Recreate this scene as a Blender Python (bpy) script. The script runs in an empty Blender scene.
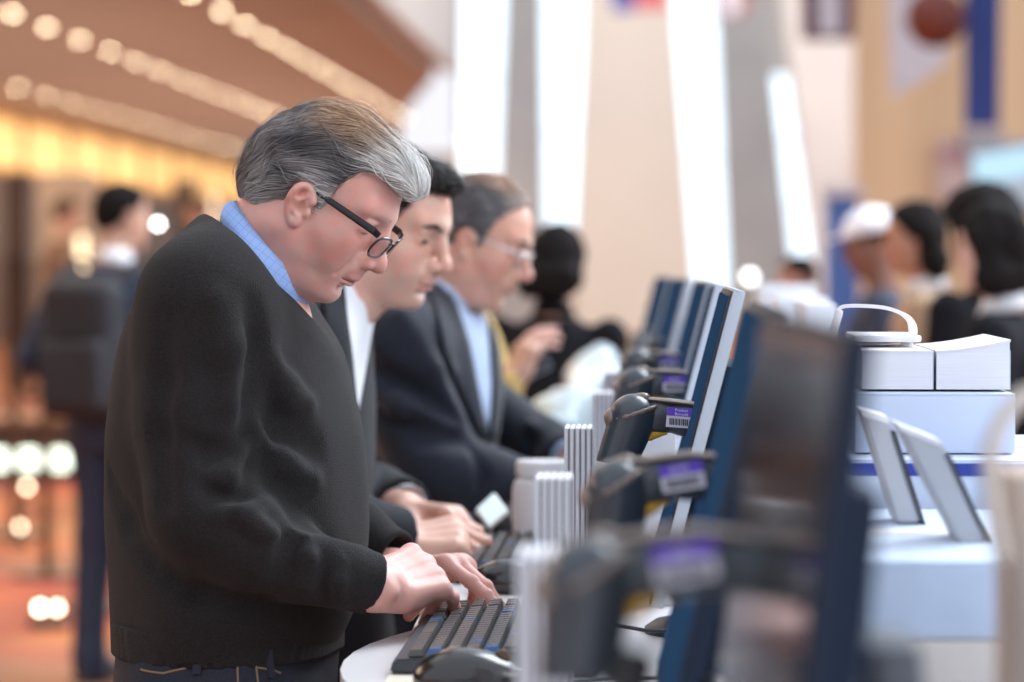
import bpy, bmesh, math, random
import numpy as np
from mathutils import Vector, Matrix, Euler
random.seed(7); RNG = np.random.default_rng(7)
SC = bpy.context.scene
# ------------------------------------------------------------------ camera
FPX = 1024 * 100 / 36.0
CAMZ = 1.5
YAW = math.atan((660 - 512) / FPX); PIT = math.atan((341 - 265) / FPX)
fwd = Vector((-math.sin(YAW) * math.cos(PIT), math.cos(YAW) * math.cos(PIT), -math.sin(PIT)))
camd = bpy.data.cameras.new('camera'); cam = bpy.data.objects.new('camera', camd)
SC.collection.objects.link(cam); SC.camera = cam
cam.location = (0, 0, CAMZ); cam.rotation_euler = fwd.to_track_quat('-Z', 'Y').to_euler()
camd.lens = 100; camd.sensor_width = 36; camd.clip_end = 400; camd.clip_start = .05
camd.dof.use_dof = True; camd.dof.focus_distance = 3.2; camd.dof.aperture_fstop = 100 / 31.5
RIGHT = fwd.cross(Vector((0, 0, 1))).normalized(); UP = RIGHT.cross(fwd).normalized()
def W(px, py, Y):
    """the place at depth Y along the counter that shows at px, py"""
    r = fwd * FPX + RIGHT * (px - 512) + UP * (341 - py)
    t = Y / r.y
    return np.array((r.x * t, Y, CAMZ + r.z * t))
# ------------------------------------------------------------------ sky, lamps, exposure
world = bpy.data.worlds.new('world'); SC.world = world; world.use_nodes = True
wn = world.node_tree; wn.nodes.clear()
wo = wn.nodes.new('ShaderNodeOutputWorld'); wb = wn.nodes.new('ShaderNodeBackground')
tc = wn.nodes.new('ShaderNodeTexCoord'); sx = wn.nodes.new('ShaderNodeSeparateXYZ'); cr = wn.nodes.new('ShaderNodeValToRGB')
wn.links.new(tc.outputs['Generated'], sx.inputs[0]); wn.links.new(sx.outputs['Z'], cr.inputs[0])
cr.color_ramp.elements[0].position = 0.0; cr.color_ramp.elements[0].color = (.80, .79, .84, 1)
cr.color_ramp.elements[1].position = .6; cr.color_ramp.elements[1].color = (.80, .88, 1.0, 1)
wn.links.new(cr.outputs[0], wb.inputs[0]); wb.inputs[1].default_value = 1.12; wn.links.new(wb.outputs[0], wo.inputs[0])
def area(name, loc, target, size, power, col, sy=None):
    l = bpy.data.lights.new(name, 'AREA'); l.energy = power; l.color = col; l.size = size
    if sy: l.shape = 'RECTANGLE'; l.size_y = sy
    o = bpy.data.objects.new(name, l); SC.collection.objects.link(o); o.location = loc
    o.rotation_euler = (Vector(target) - Vector(loc)).to_track_quat('-Z', 'Y').to_euler(); return o
area('skylight_lamp', (4.5, 9.5, 7.5), (0, 3.5, 1.2), 5, 1500, (.84, .92, 1.0), 8)
area('atrium_glass_lamp', (7, 1.0, 5.0), (0, 3.4, 1.3), 4, 230, (.9, .95, 1.0), 4)
area('hall_warm_lamp', (-7, 6.5, 4.4), (-.6, 3.6, 1.3), 4, 170, (1.0, .78, .55), 4)
area('carpet_warm_lamp', (-6, 17, 4.3), (-6, 17, 0), 9, 900, (1.0, .80, .58), 16)
area('ceiling_fill', (-9, 55, 1.6), (-9, 55, 4.5), 7, 1000, (1.0, .88, .76), 70)  # unseen upward panel added to brighten the low ceiling
area('end_wall_fill', (2, 36, 16), (1, 58, 4), 14, 3000, (.95, .97, 1.0), 16)  # added area lamp that brightens the end wall
area('far_floor_fill', (-8, 50, 4.4), (-8, 50, 0), 8, 1500, (1.0, .85, .68), 40)  # added fill over the far carpet, no fitting there
SC.view_settings.view_transform = 'Standard'; SC.view_settings.look = 'None'
SC.view_settings.gamma = 1; SC.view_settings.use_curve_mapping = False; SC.view_settings.exposure = 0.12
SC.cycles.use_denoising = True
SC.cycles.max_bounces = 6; SC.cycles.diffuse_bounces = 3; SC.cycles.glossy_bounces = 3
SC.cycles.transparent_max_bounces = 8; SC.cycles.sample_clamp_indirect = 4
# ------------------------------------------------------------------ materials
MATS = {}
def mat(name, col, rough=.6, metal=0, emit=None, es=0, noise=(20, .08), bump=0, bscale=80, attr=False, coat=0, trans=0, alpha=1, sheen=0, sss=0, stretch=None, spec=.5):
    if name in MATS: return MATS[name]
    m = bpy.data.materials.new(name); m.use_nodes = True; nt = m.node_tree; b = nt.nodes['Principled BSDF']
    b.inputs['Roughness'].default_value = rough; b.inputs['Metallic'].default_value = metal
    b.inputs['Specular IOR Level'].default_value = spec
    tcn = nt.nodes.new('ShaderNodeTexCoord'); mp = nt.nodes.new('ShaderNodeMapping'); nt.links.new(tcn.outputs['Object'], mp.inputs[0])
    if stretch: mp.inputs['Scale'].default_value = stretch
    nz = nt.nodes.new('ShaderNodeTexNoise'); nz.inputs['Scale'].default_value = noise[0]; nz.inputs['Detail'].default_value = 4
    nt.links.new(mp.outputs[0], nz.inputs[0])
    mr = nt.nodes.new('ShaderNodeMapRange'); mr.inputs[3].default_value = 1 - noise[1] * 1.6; mr.inputs[4].default_value = 1 + noise[1] * 1.6
    nt.links.new(nz.outputs['Fac'], mr.inputs[0])
    mx = nt.nodes.new('ShaderNodeVectorMath'); mx.operation = 'SCALE'; nt.links.new(mr.outputs[0], mx.inputs['Scale'])
    if attr:
        a = nt.nodes.new('ShaderNodeAttribute'); a.attribute_name = 'Col'; nt.links.new(a.outputs['Color'], mx.inputs[0])
    else: mx.inputs[0].default_value = col[:3]
    nt.links.new(mx.outputs[0], b.inputs['Base Color'])
    if bump:
        n2 = nt.nodes.new('ShaderNodeTexNoise'); n2.inputs['Scale'].default_value = bscale; n2.inputs['Detail'].default_value = 3
        nt.links.new(mp.outputs[0], n2.inputs[0])
        bp = nt.nodes.new('ShaderNodeBump'); bp.inputs['Strength'].default_value = bump; bp.inputs['Distance'].default_value = .002
        nt.links.new(n2.outputs['Fac'], bp.inputs['Height']); nt.links.new(bp.outputs[0], b.inputs['Normal'])
    if emit: b.inputs['Emission Color'].default_value = (*emit, 1); b.inputs['Emission Strength'].default_value = es
    if coat: b.inputs['Coat Weight'].default_value = coat; b.inputs['Coat Roughness'].default_value = .1
    if trans: b.inputs['Transmission Weight'].default_value = trans
    if alpha < 1: b.inputs['Alpha'].default_value = alpha
    if sheen: b.inputs['Sheen Weight'].default_value = sheen; b.inputs['Sheen Roughness'].default_value = .5
    if sss: b.inputs['Subsurface Weight'].default_value = sss; b.inputs['Subsurface Radius'].default_value = (.012, .005, .003); b.inputs['Subsurface Scale'].default_value = 1.0
    MATS[name] = m; return m
# ------------------------------------------------------------------ objects
def link_mesh(name, V, F, m, parent=None, cols=None, smooth=True):
    me = bpy.data.meshes.new(name)
    V = np.asarray(V, np.float32).reshape(-1, 3)
    if isinstance(F, np.ndarray) and len(F):
        n, k = F.shape
        me.vertices.add(len(V)); me.vertices.foreach_set('co', V.ravel())
        me.loops.add(n * k); me.loops.foreach_set('vertex_index', F.astype(np.int32).ravel())
        me.polygons.add(n); me.polygons.foreach_set('loop_start', np.arange(0, n * k, k, dtype=np.int32))
        me.update(calc_edges=True)
    else: me.from_pydata([tuple(map(float, v)) for v in V], [], [tuple(map(int, f)) for f in F]); me.update()
    if smooth: me.polygons.foreach_set('use_smooth', np.ones(len(me.polygons), bool))
    if cols is not None:
        at = me.attributes.new('Col', 'FLOAT_COLOR', 'POINT'); c = np.ones((len(V), 4), np.float32); c[:, :3] = cols
        at.data.foreach_set('color', c.ravel())
    me.materials.append(m); o = bpy.data.objects.new(name, me); SC.collection.objects.link(o)
    if parent: o.parent = parent; o.matrix_parent_inverse = Matrix.Identity(4)
    return o
def tag(o, label=None, cat=None, group=None, kind=None):
    if label: o['label'] = label
    if cat: o['category'] = cat
    if group: o['group'] = group
    if kind: o['kind'] = kind
    return o
def thing(name, label, cat, loc=(0, 0, 0), rz=0, group=None):
    o = bpy.data.objects.new(name, None); SC.collection.objects.link(o); o.empty_display_size = .05
    o.location = loc; o.rotation_euler = (0, 0, rz); return tag(o, label, cat, group)
def copy_tree(o, parent=None):
    c = o.copy(); SC.collection.objects.link(c)
    if parent: c.parent = parent
    for ch in list(o.children): copy_tree(ch, c)
    return c
class MB:
    """collects shapes that become ONE mesh"""
    def __init__(s): s.bm = bmesh.new()
    def _add(s, V, F):
        vs = [s.bm.verts.new(tuple(map(float, v))) for v in V]
        for f in F:
            try: s.bm.faces.new([vs[i] for i in f])
            except ValueError: pass
        return vs
    def box(s, c, d, rot=None, bev=0, seg=2):
        b2 = bmesh.new(); bmesh.ops.create_cube(b2, size=1)
        for v in b2.verts: v.co = Vector((v.co.x * d[0], v.co.y * d[1], v.co.z * d[2]))
        if bev: bmesh.ops.bevel(b2, geom=list(b2.edges), offset=bev, segments=seg, affect='EDGES', profile=.6)
        R = Euler(rot).to_matrix() if rot else Matrix.Identity(3)
        b2.verts.index_update(); s._add([R @ v.co + Vector(c) for v in b2.verts], [[v.index for v in f.verts] for f in b2.faces]); b2.free(); return s
    def hexa(s, P):  # 8 corners: bottom 4, top 4
        s._add(P, [(3, 2, 1, 0), (4, 5, 6, 7), (0, 1, 5, 4), (1, 2, 6, 5), (2, 3, 7, 6), (3, 0, 4, 7)]); return s
    def lathe(s, prof, c=(0, 0, 0), n=32, rot=None, sc=(1, 1)):
        R = Euler(rot).to_matrix() if rot else Matrix.Identity(3); V = []; F = []
        for r, z in prof:
            for i in range(n):
                a = 2 * math.pi * i / n; V.append(R @ Vector((r * math.cos(a) * sc[0], r * math.sin(a) * sc[1], z)) + Vector(c))
        for j in range(len(prof) - 1):
            for i in range(n): F.append((j * n + i, j * n + (i + 1) % n, (j + 1) * n + (i + 1) % n, (j + 1) * n + i))
        F.append(tuple(range(n - 1, -1, -1))); F.append(tuple((len(prof) - 1) * n + i for i in range(n)))
        s._add(V, F); return s
    def tube(s, pts, r, n=12, flat=None):
        P = [Vector(tuple(map(float, p))) for p in pts]; V = []; F = []; rs = r if isinstance(r, (list, tuple)) else [r] * len(P)
        up = Vector((0, 0, 1)); t0 = (P[1] - P[0]).normalized()
        if abs(t0.dot(up)) > .95: up = Vector((0, 1, 0))
        for i, p in enumerate(P):
            t = (P[min(i + 1, len(P) - 1)] - P[max(i - 1, 0)]).normalized()
            a = t.cross(up)
            if a.length < 1e-4: a = t.cross(Vector((1, 0, 0)))
            a.normalize(); b = a.cross(t).normalized(); up = b
            for k in range(n):
                th = 2 * math.pi * k / n; fa, fb = (flat if flat else (1, 1))
                V.append(p + a * (rs[i] * fa * math.cos(th)) + b * (rs[i] * fb * math.sin(th)))
        for i in range(len(P) - 1):
            for k in range(n): F.append((i * n + k, i * n + (k + 1) % n, (i + 1) * n + (k + 1) % n, (i + 1) * n + k))
        F.append(tuple(range(n - 1, -1, -1))); F.append(tuple((len(P) - 1) * n + k for k in range(n)))
        s._add(V, F); return s
    def prism(s, poly, z0, z1):
        n = len(poly); V = [(x, y, z0) for x, y in poly] + [(x, y, z1) for x, y in poly]
        s._add(V, [tuple(range(n - 1, -1, -1)), tuple(range(n, 2 * n))] + [(i, (i + 1) % n, n + (i + 1) % n, n + i) for i in range(n)]); return s
    def build(s, name, m, parent=None, smooth=True):
        bmesh.ops.recalc_face_normals(s.bm, faces=list(s.bm.faces))
        me = bpy.data.meshes.new(name); s.bm.to_mesh(me); s.bm.free(); me.materials.append(m)
        if smooth:
            me.polygons.foreach_set('use_smooth', np.ones(len(me.polygons), bool))
            try: me.set_sharp_from_angle(angle=math.radians(35))
            except Exception: pass
        o = bpy.data.objects.new(name, me); SC.collection.objects.link(o)
        if parent: o.parent = parent
        return o
def text_obj(name, body, size, m, parent, loc, rot, align='CENTER'):
    cu = bpy.data.curves.new(name, 'FONT'); cu.body = body; cu.size = size; cu.align_x = align; cu.align_y = 'CENTER'; cu.extrude = size * .01
    cu.materials.append(m); o = bpy.data.objects.new(name, cu); SC.collection.objects.link(o); o.parent = parent
    o.location = loc; o.rotation_euler = rot
    bpy.context.view_layer.update(); me = bpy.data.meshes.new_from_object(o.evaluated_get(bpy.context.evaluated_depsgraph_get())); bpy.data.objects.remove(o)
    o = bpy.data.objects.new(name, me); SC.collection.objects.link(o); o.parent = parent; o.location = loc; o.rotation_euler = rot
    return o
# ------------------------------------------------------------------ implicit surfaces
def rotm(rx=0, ry=0, rz=0): return np.array(Euler((rx, ry, rz)).to_matrix())
class Sdf:
    def __init__(s): s.p = []; s.disp = None
    def cone(s, a, b, ra, rb=None, k=.01, sub=False):
        a = np.array(a, float); b = np.array(b, float); rb = ra if rb is None else rb
        def fn(X, Y, Z):
            d = b - a; L2 = max((d ** 2).sum(), 1e-12); px, py, pz = X - a[0], Y - a[1], Z - a[2]
            t = np.clip((px * d[0] + py * d[1] + pz * d[2]) / L2, 0, 1)
            return np.sqrt((px - t * d[0]) ** 2 + (py - t * d[1]) ** 2 + (pz - t * d[2]) ** 2) - (ra + (rb - ra) * t)
        m = max(ra, rb); s.p.append((fn, np.minimum(a, b) - m, np.maximum(a, b) + m, k, 'sub' if sub else 'add')); return s
    def chain(s, pts, rs, k=.01, sub=False, k0=None):
        for i in range(len(pts) - 1): s.cone(pts[i], pts[i + 1], rs[i], rs[i + 1], (k0 if (i == 0 and k0) else k), sub)
        return s
    def ell(s, c, r, k=.01, rot=None, sub=False):
        c = np.array(c, float); r = np.array(r, float); R = rot
        def fn(X, Y, Z):
            x, y, z = X - c[0], Y - c[1], Z - c[2]
            if R is not None: x, y, z = (x * R[0, 0] + y * R[1, 0] + z * R[2, 0], x * R[0, 1] + y * R[1, 1] + z * R[2, 1], x * R[0, 2] + y * R[1, 2] + z * R[2, 2])
            k0 = np.sqrt((x / r[0]) ** 2 + (y / r[1]) ** 2 + (z / r[2]) ** 2); k1 = np.sqrt((x / r[0] ** 2) ** 2 + (y / r[1] ** 2) ** 2 + (z / r[2] ** 2) ** 2)
            return np.where(k1 > 1e-9, k0 * (k0 - 1) / np.maximum(k1, 1e-9), -min(r))
        m = r.max() if R is not None else r
        s.p.append((fn, c - m, c + m, k, 'sub' if sub else 'add')); return s
    def box(s, c, h, rad=.01, k=.01, rot=None, sub=False):
        c = np.array(c, float); h = np.array(h, float) - rad
        def fn(X, Y, Z):
            x, y, z = X - c[0], Y - c[1], Z - c[2]
            if rot is not None: x, y, z = (x * rot[0, 0] + y * rot[1, 0] + z * rot[2, 0], x * rot[0, 1] + y * rot[1, 1] + z * rot[2, 1], x * rot[0, 2] + y * rot[1, 2] + z * rot[2, 2])
            qx, qy, qz = abs(x) - h[0], abs(y) - h[1], abs(z) - h[2]
            return np.sqrt(np.maximum(qx, 0) ** 2 + np.maximum(qy, 0) ** 2 + np.maximum(qz, 0) ** 2) + np.minimum(np.maximum(qx, np.maximum(qy, qz)), 0) - rad
        m = np.linalg.norm(h) + rad if rot is not None else h + rad
        s.p.append((fn, c - m, c + m, k, 'sub' if sub else 'add')); return s
    def stack(s, zs, cx, cy, rx, ry, yaw=0, p=2.3, k=.02):
        zs = np.array(zs, float); zz = np.linspace(zs[0], zs[-1], 200)
        def sm(a):
            v = np.interp(zz, zs, a); q = np.pad(v, 12, mode='reflect', reflect_type='odd'); return np.convolve(q, np.hanning(27)[1:-1] / np.hanning(27).sum(), 'same')[12:-12]
        CX, CY, RX, RY = map(sm, (cx, cy, rx, ry)); c, sn = math.cos(yaw), math.sin(yaw)
        def fn(X, Y, Z):
            X, Y, Z = np.broadcast_arrays(X, Y, Z)
            x = X - np.interp(Z, zz, CX); y = Y - np.interp(Z, zz, CY); u = x * c + y * sn; v = -x * sn + y * c
            a = np.interp(Z, zz, RX); b = np.interp(Z, zz, RY)
            n = (np.abs(u / a) ** p + np.abs(v / b) ** p) ** (1 / p)
            return np.maximum((n - 1) * np.minimum(a, b), np.maximum(Z - zs[-1], zs[0] - Z))
        m = max(max(rx), max(ry)) * 1.1
        s.p.append((fn, np.array((min(cx) - m, min(cy) - m, zs[0])), np.array((max(cx) + m, max(cy) + m, zs[-1])), k, 'add')); return s
    def region(s, fn, k=.004): s.p.append((fn, None, None, k, 'int')); return s
    @staticmethod
    def comb(a, b, k, mode):
        if mode == 'sub': b = -b; a, b = -a, -b
        elif mode == 'int': a, b = -a, -b
        if mode == 'sub':  # max(a0,-b0): here a=-a0, b=b0
            h = np.clip(.5 + .5 * (b - a) / k, 0, 1); r = b + (a - b) * h - k * h * (1 - h); return -r
        h = np.clip(.5 + .5 * (b - a) / k, 0, 1); r = b + (a - b) * h - k * h * (1 - h)
        return -r if mode == 'int' else r
    def at(s, P):
        X, Y, Z = P[:, 0], P[:, 1], P[:, 2]; f = np.full(len(P), 1.0)
        for fn, lo, hi, k, mode in s.p: f = s.comb(f, fn(X, Y, Z), k, mode)
        if s.disp: f = f - s.disp(X, Y, Z)
        return f
    def grad(s, P, e=.001):
        g = np.stack([s.at(P + np.eye(3)[i] * e) - s.at(P - np.eye(3)[i] * e) for i in range(3)], 1)
        return g / np.maximum(np.linalg.norm(g, axis=1, keepdims=True), 1e-9)
    def mesh(s, h, lo=None, hi=None):
        los = [p[1] for p in s.p if p[4] == 'add']; his = [p[2] for p in s.p if p[4] == 'add']
        lo = np.min(los, 0) - 3 * h - .01 if lo is None else np.array(lo, float); hi = np.max(his, 0) + 3 * h + .01 if hi is None else np.array(hi, float)
        n = np.ceil((hi - lo) / h).astype(int) + 1
        ax = [(lo[i] + h * np.arange(n[i])).astype(np.float32) for i in range(3)]
        f = np.full(n, 1.0, np.float32)
        for fn, a, b, k, mode in s.p:
            if a is None: sl = [slice(0, n[i]) for i in range(3)]
            else:
                m = k + 2 * h; sl = [slice(max(0, int((a[i] - m - lo[i]) / h)), min(n[i], int((b[i] + m - lo[i]) / h) + 2)) for i in range(3)]
                if any(q.start >= q.stop for q in sl): continue
            X, Y, Z = ax[0][sl[0]][:, None, None], ax[1][sl[1]][None, :, None], ax[2][sl[2]][None, None, :]
            sub = f[sl[0], sl[1], sl[2]]; f[sl[0], sl[1], sl[2]] = s.comb(sub, fn(X, Y, Z).astype(np.float32), k, mode)
        if s.disp:
            near = np.argwhere(np.abs(f) < .03)
            f[near[:, 0], near[:, 1], near[:, 2]] -= s.disp(ax[0][near[:, 0]], ax[1][near[:, 1]], ax[2][near[:, 2]]).astype(np.float32)
        f[0] = f[-1] = 1; f[:, 0] = f[:, -1] = 1; f[:, :, 0] = f[:, :, -1] = 1
        return nets(f, lo, h)
def nets(f, lo, h):
    n = f.shape; sg = f < 0; ids = []; pts = []; quads = []; st = np.array((n[1] * n[2], n[2], 1))
    for a in range(3):
        s0 = [slice(None)] * 3; s1 = [slice(None)] * 3; s0[a] = slice(0, -1); s1[a] = slice(1, None)
        e = np.argwhere(sg[tuple(s0)] != sg[tuple(s1)]); e2 = e.copy(); e2[:, a] += 1
        f0 = f[tuple(e.T)]; f1 = f[tuple(e2.T)]; t = f0 / (f0 - f1); p = e.astype(np.float64); p[:, a] += t
        b, c = (a + 1) % 3, (a + 2) % 3; q = []
        for db, dc in ((-1, -1), (0, -1), (0, 0), (-1, 0)):
            cc = e.copy(); cc[:, b] += db; cc[:, c] += dc; cid = cc @ st; ids.append(cid); pts.append(p); q.append(cid)
        q = np.stack(q, 1); flip = ~(f0 < 0); q[flip] = q[flip][:, ::-1]; quads.append(q)
    ids = np.concatenate(ids); pts = np.concatenate(pts); quads = np.concatenate(quads)
    u, inv = np.unique(ids, return_inverse=True); cnt = np.bincount(inv)
    V = np.stack([np.bincount(inv, pts[:, i]) / cnt for i in range(3)], 1)
    return V * h + lo, np.searchsorted(u, quads)
def poly2d(poly, plane='xz', sgn=1):
    """signed distance to a polygon read in one plane, negative inside"""
    P = np.array(poly, float)
    def fn(X, Y, Z):
        a, b = {'xz': (X, Z), 'xy': (X, Y), 'yz': (Y, Z)}[plane]
        a, b = np.broadcast_arrays(a, b); d = np.full(a.shape, 1e9); ins = np.zeros(a.shape, bool)
        for i in range(len(P)):
            p, q = P[i], P[(i + 1) % len(P)]; e = q - p; L = (e ** 2).sum()
            t = np.clip(((a - p[0]) * e[0] + (b - p[1]) * e[1]) / L, 0, 1)
            d = np.minimum(d, (a - p[0] - t * e[0]) ** 2 + (b - p[1] - t * e[1]) ** 2)
            c = ((p[1] > b) != (q[1] > b)); x = (q[0] - p[0]) * (b - p[1]) / ((q[1] - p[1]) or 1e-12) + p[0]; ins ^= c & (a < x)
        return np.where(ins, -1, 1) * np.sqrt(d) * sgn
    return fn
def join(parts):
    V = []; F = []; C = []; n = 0
    for v, f, c in parts:
        V.append(v); F.append(f + n); C.append(np.broadcast_to(np.array(c, float), (len(v), 3)) if np.ndim(c) == 1 else c); n += len(v)
    return np.concatenate(V), np.concatenate(F), np.concatenate(C)
def xf(M, V): return V @ M[:3, :3].T + M[:3, 3]
def frame(o, x, up):
    """4x4 with local x along x, local z near up, at o"""
    x = np.array(x, float); x /= np.linalg.norm(x); up = np.array(up, float); z = up - x * (up @ x); z /= np.linalg.norm(z); y = np.cross(z, x)
    M = np.eye(4); M[:3, 0] = x; M[:3, 1] = y; M[:3, 2] = z; M[:3, 3] = o; return M
def wave3(seed, freq, amp, dirv=None):
    r = np.random.default_rng(seed); K = r.normal(size=(7, 3)); K /= np.linalg.norm(K, axis=1, keepdims=True)
    if dirv is not None: K = K * np.array(dirv)
    K *= freq * r.uniform(.6, 1.5, (7, 1)); ph = r.uniform(0, 6.28, 7)
    def fn(X, Y, Z): return sum(amp / 3.0 * np.sin(K[i, 0] * X + K[i, 1] * Y + K[i, 2] * Z + ph[i]) for i in range(7))
    return fn
# ------------------------------------------------------------------ heads, hands, hair
def ear_prims(s, sd, q=.0135, e=.87):
    """one ear on side sd (-1 or 1)"""
    T = lambda x, y, z: (q + x * e, sd * (.0745 + (y - .0745) * .92), z * e - .001)
    pts = []
    for t in range(30, 271, 12):
        a = math.radians(t)                  # 0 = forward, 90 = up, 180 = back, 270 = down
        pts.append(T(-.002 + .0160 * math.cos(a) - .005 * math.sin(a), .078 + .011 * max(0, -math.cos(a)) + .003 * math.sin(a), .002 + .0265 * math.sin(a)))
    s.chain(pts, [.0036 + .0003 * math.sin(i_ / 6) + .0012 * max(0, i_ - 15) / 5 for i_ in range(21)], k=.003)
    s.chain([pts[0], T(.003, .078, .004), T(.006, .074, -.006)], [.0034, .0026, .0030], k=.006)
    s.ell(T(-.004, .077, .002), (.0128, .005, .0205), k=.006, rot=rotm(0, 0, -sd * .30))
    s.chain([T(0, .0835, .018), T(-.008, .086, .006), T(-.006, .0845, -.009), T(.001, .081, -.012)], [.0025, .0028, .0028, .0025], k=.004)
    s.ell(T(.004, .077, -.020), (.0066, .0046, .0082), k=.006)
    s.ell(T(.012, .0765, -.003), (.0038, .0040, .0052), k=.004)
    s.ell(T(.002, .0865, -.001), (.0056, .0072, .0080), k=.003, sub=True)
    s.ell(T(-.004, .0895, .016), (.0032, .0036, .0052), k=.003, sub=True)
def head_sdf(fat=0.0, old=0.0, nose=1.0, fem=False, ears=True, lids=.75):
    s = Sdf()
    s.ell((.006, 0, .047), (.080, .0735, .074), k=.01)
    s.ell((-.030, 0, .024), (.0575, .064, .054), k=.025)
    s.ell((.028, 0, .044), (.064, .064, .058), k=.02)
    s.ell((.030, 0, -.012), (.060, .062 + fat * .006, .068), k=.025)
    for d in (-1, 1):
        s.ell((.050, d * .041, -.012), (.031, .024, .022), k=.02)
        s.ell((.058, d * .034, -.038), (.026, .022, .022), k=.02)          # cheek beside the mouth
        s.cone((.002, d * (.052 + fat * .008), -.034), (.066, d * .020, -.084), .020 + fat * .005, .016 + fat * .003, k=.022)
        s.cone((.087, d * .010, .040), (.072, d * .044, .042), .0105, .010, k=.014)
    s.ell((.064, 0, -.046), (.033, .032, .034), k=.02)
    s.ell((.077, 0, -.084), (.019, .023, .017), k=.014)
    s.ell((.030, 0, -.062), (.050, .044, .030 + fat * .012), k=.03)
    if old:
        for d in (-1, 1): s.ell((.046, d * .034, -.082), (.024, .017, .018), k=.016)        # jowl
    for d in (-1, 1):
        s.ell((.0965, d * .030, .021), (.0155, .0165, .0115), k=.016, sub=True)
    for d in (-1, 1):
        s.ell((.0715, d * .0315, .019), (.0142, .0150, .0135), k=.008)
        s.cone((.083, d * .019, .0155), (.080, d * .043, .0165), .0026, .0024, k=.004)       # lower lid roll
        s.cone((.0865, d * .020, .028), (.0815, d * .044, .0275), .0028, .0022, k=.005)      # fold above the eye
    s.chain([(.090, 0, .036), (.099, 0, .014), (.112 * (.5 + .5 * nose), 0, -.006)], [.0085, .0075, .0085], k=.012)
    s.ell((.1135 + .004 * (nose - 1) * 3, 0, -.0135), (.0118, .0110, .0105), k=.010)
    for d in (-1, 1):
        s.ell((.1015, d * .0135, -.0175), (.0120, .0070, .0080), k=.006)
    for d in (-1, 1): s.ell((.107, d * .0075, -.0265), (.0060, .0035, .0042), k=.003, sub=True)
    s.ell((.092, 0, -.034), (.014, .022, .016), k=.012)
    s.ell((.0965, 0, -.0455), (.0085, .0200, .0056), k=.005)
    s.ell((.0945, 0, -.0565), (.0088, .0180, .0062), k=.005)
    s.cone((.1065, 0, -.0512), (.090, .023, -.0525), .0014, .0006, k=.0025, sub=True); s.cone((.1065, 0, -.0512), (.090, -.023, -.0525), .0014, .0010, k=.0025, sub=True)
    s.ell((.0975, 0, -.0675), (.010, .020, .0048), k=.008, sub=True)
    if old:
        for d in (-1, 1):
            s.chain([(.100, d * .021, -.014), (.094, d * .032, -.030), (.086, d * .036, -.050)], [.0026, .0028, .0008], k=.007, sub=True)
    if ears:
        for d in (-1, 1):
            n0_ = len(s.p); ear_prims(s, d)
    return s
def squat(V, k=.88):
    """a slightly shorter lower face"""
    V = V.copy(); m = V[:, 2] < -.02; w = np.clip((V[:, 0] + .01) / .05, 0, 1); V[m, 2] += ((-.02 - V[:, 2]) * (1 - k) * w)[m]; return V
def skin_cols(V, base, red=(.62, .22, .17), lip=(.50, .20, .18), cheek=.35, beard=0.0, lash=True):
    V = np.asarray(V); base = np.array(base, float); C = np.tile(base, (len(V), 1)); x, y, z = V[:, 0], np.abs(V[:, 1]), V[:, 2]
    def blob(c, r, col, w):
        d = ((x - c[0]) / r[0]) ** 2 + ((y - c[1]) / r[1]) ** 2 + ((z - c[2]) / r[2]) ** 2
        a = np.clip(1 - d, 0, 1)[:, None] * w; C[:] = C * (1 - a) + np.array(col) * a
    blob((.066, .052, -.022), (.045, .034, .038), red, cheek); blob((.113, 0, -.013), (.022, .019, .018), red, cheek * 1.3)
    blob((-.010, .088, .006), (.030, .018, .040), red, cheek * 1.2)
    blob((.05, .05, -.075), (.05, .05, .03), red, cheek * .5)
    if beard: blob((.07, .02, -.075), (.075, .075, .045), (.22, .17, .16), beard); blob((.10, 0, -.034), (.03, .03, .014), (.22, .17, .16), beard)
    blob((.101, 0, -.0505), (.013, .022, .0115), lip, .75)
    blob((.104, 0, -.0512), (.02, .024, .0022), (.10, .04, .04), .9)
    if lash: blob((.0845, .0315, .0120), (.008, .0125, .0019), (.10, .05, .045), 1.1)
    blob((.109, .0075, -.0265), (.006, .005, .004), (.15, .05, .05), .9)
    blob((-.003, .086, -.001), (.008, .008, .009), (.28, .09, .07), .7)
    b1, b2 = wave3(71, 90, 1.0)(V[:, 0], V[:, 1], V[:, 2]), wave3(72, 260, 1.0)(V[:, 0], V[:, 1], V[:, 2])
    C *= 1 + np.stack([.015 * b1 + .03 * b2, -.04 * b1 - .05 * b2, -.045 * b1 - .05 * b2], 1)
    return np.clip(C, .01, 1)
HANDJ = dict(index=((.092, .030), (.043, .026, .021), (.0092, .0084, .0078, .0068)), middle=((.097, .009), (.047, .030, .022), (.0094, .0086, .008, .007)),
             ring=((.091, -.012), (.043, .028, .021), (.009, .0082, .0076, .0066)), little=((.082, -.031), (.034, .021, .018), (.008, .0074, .0068, .006)))
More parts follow.
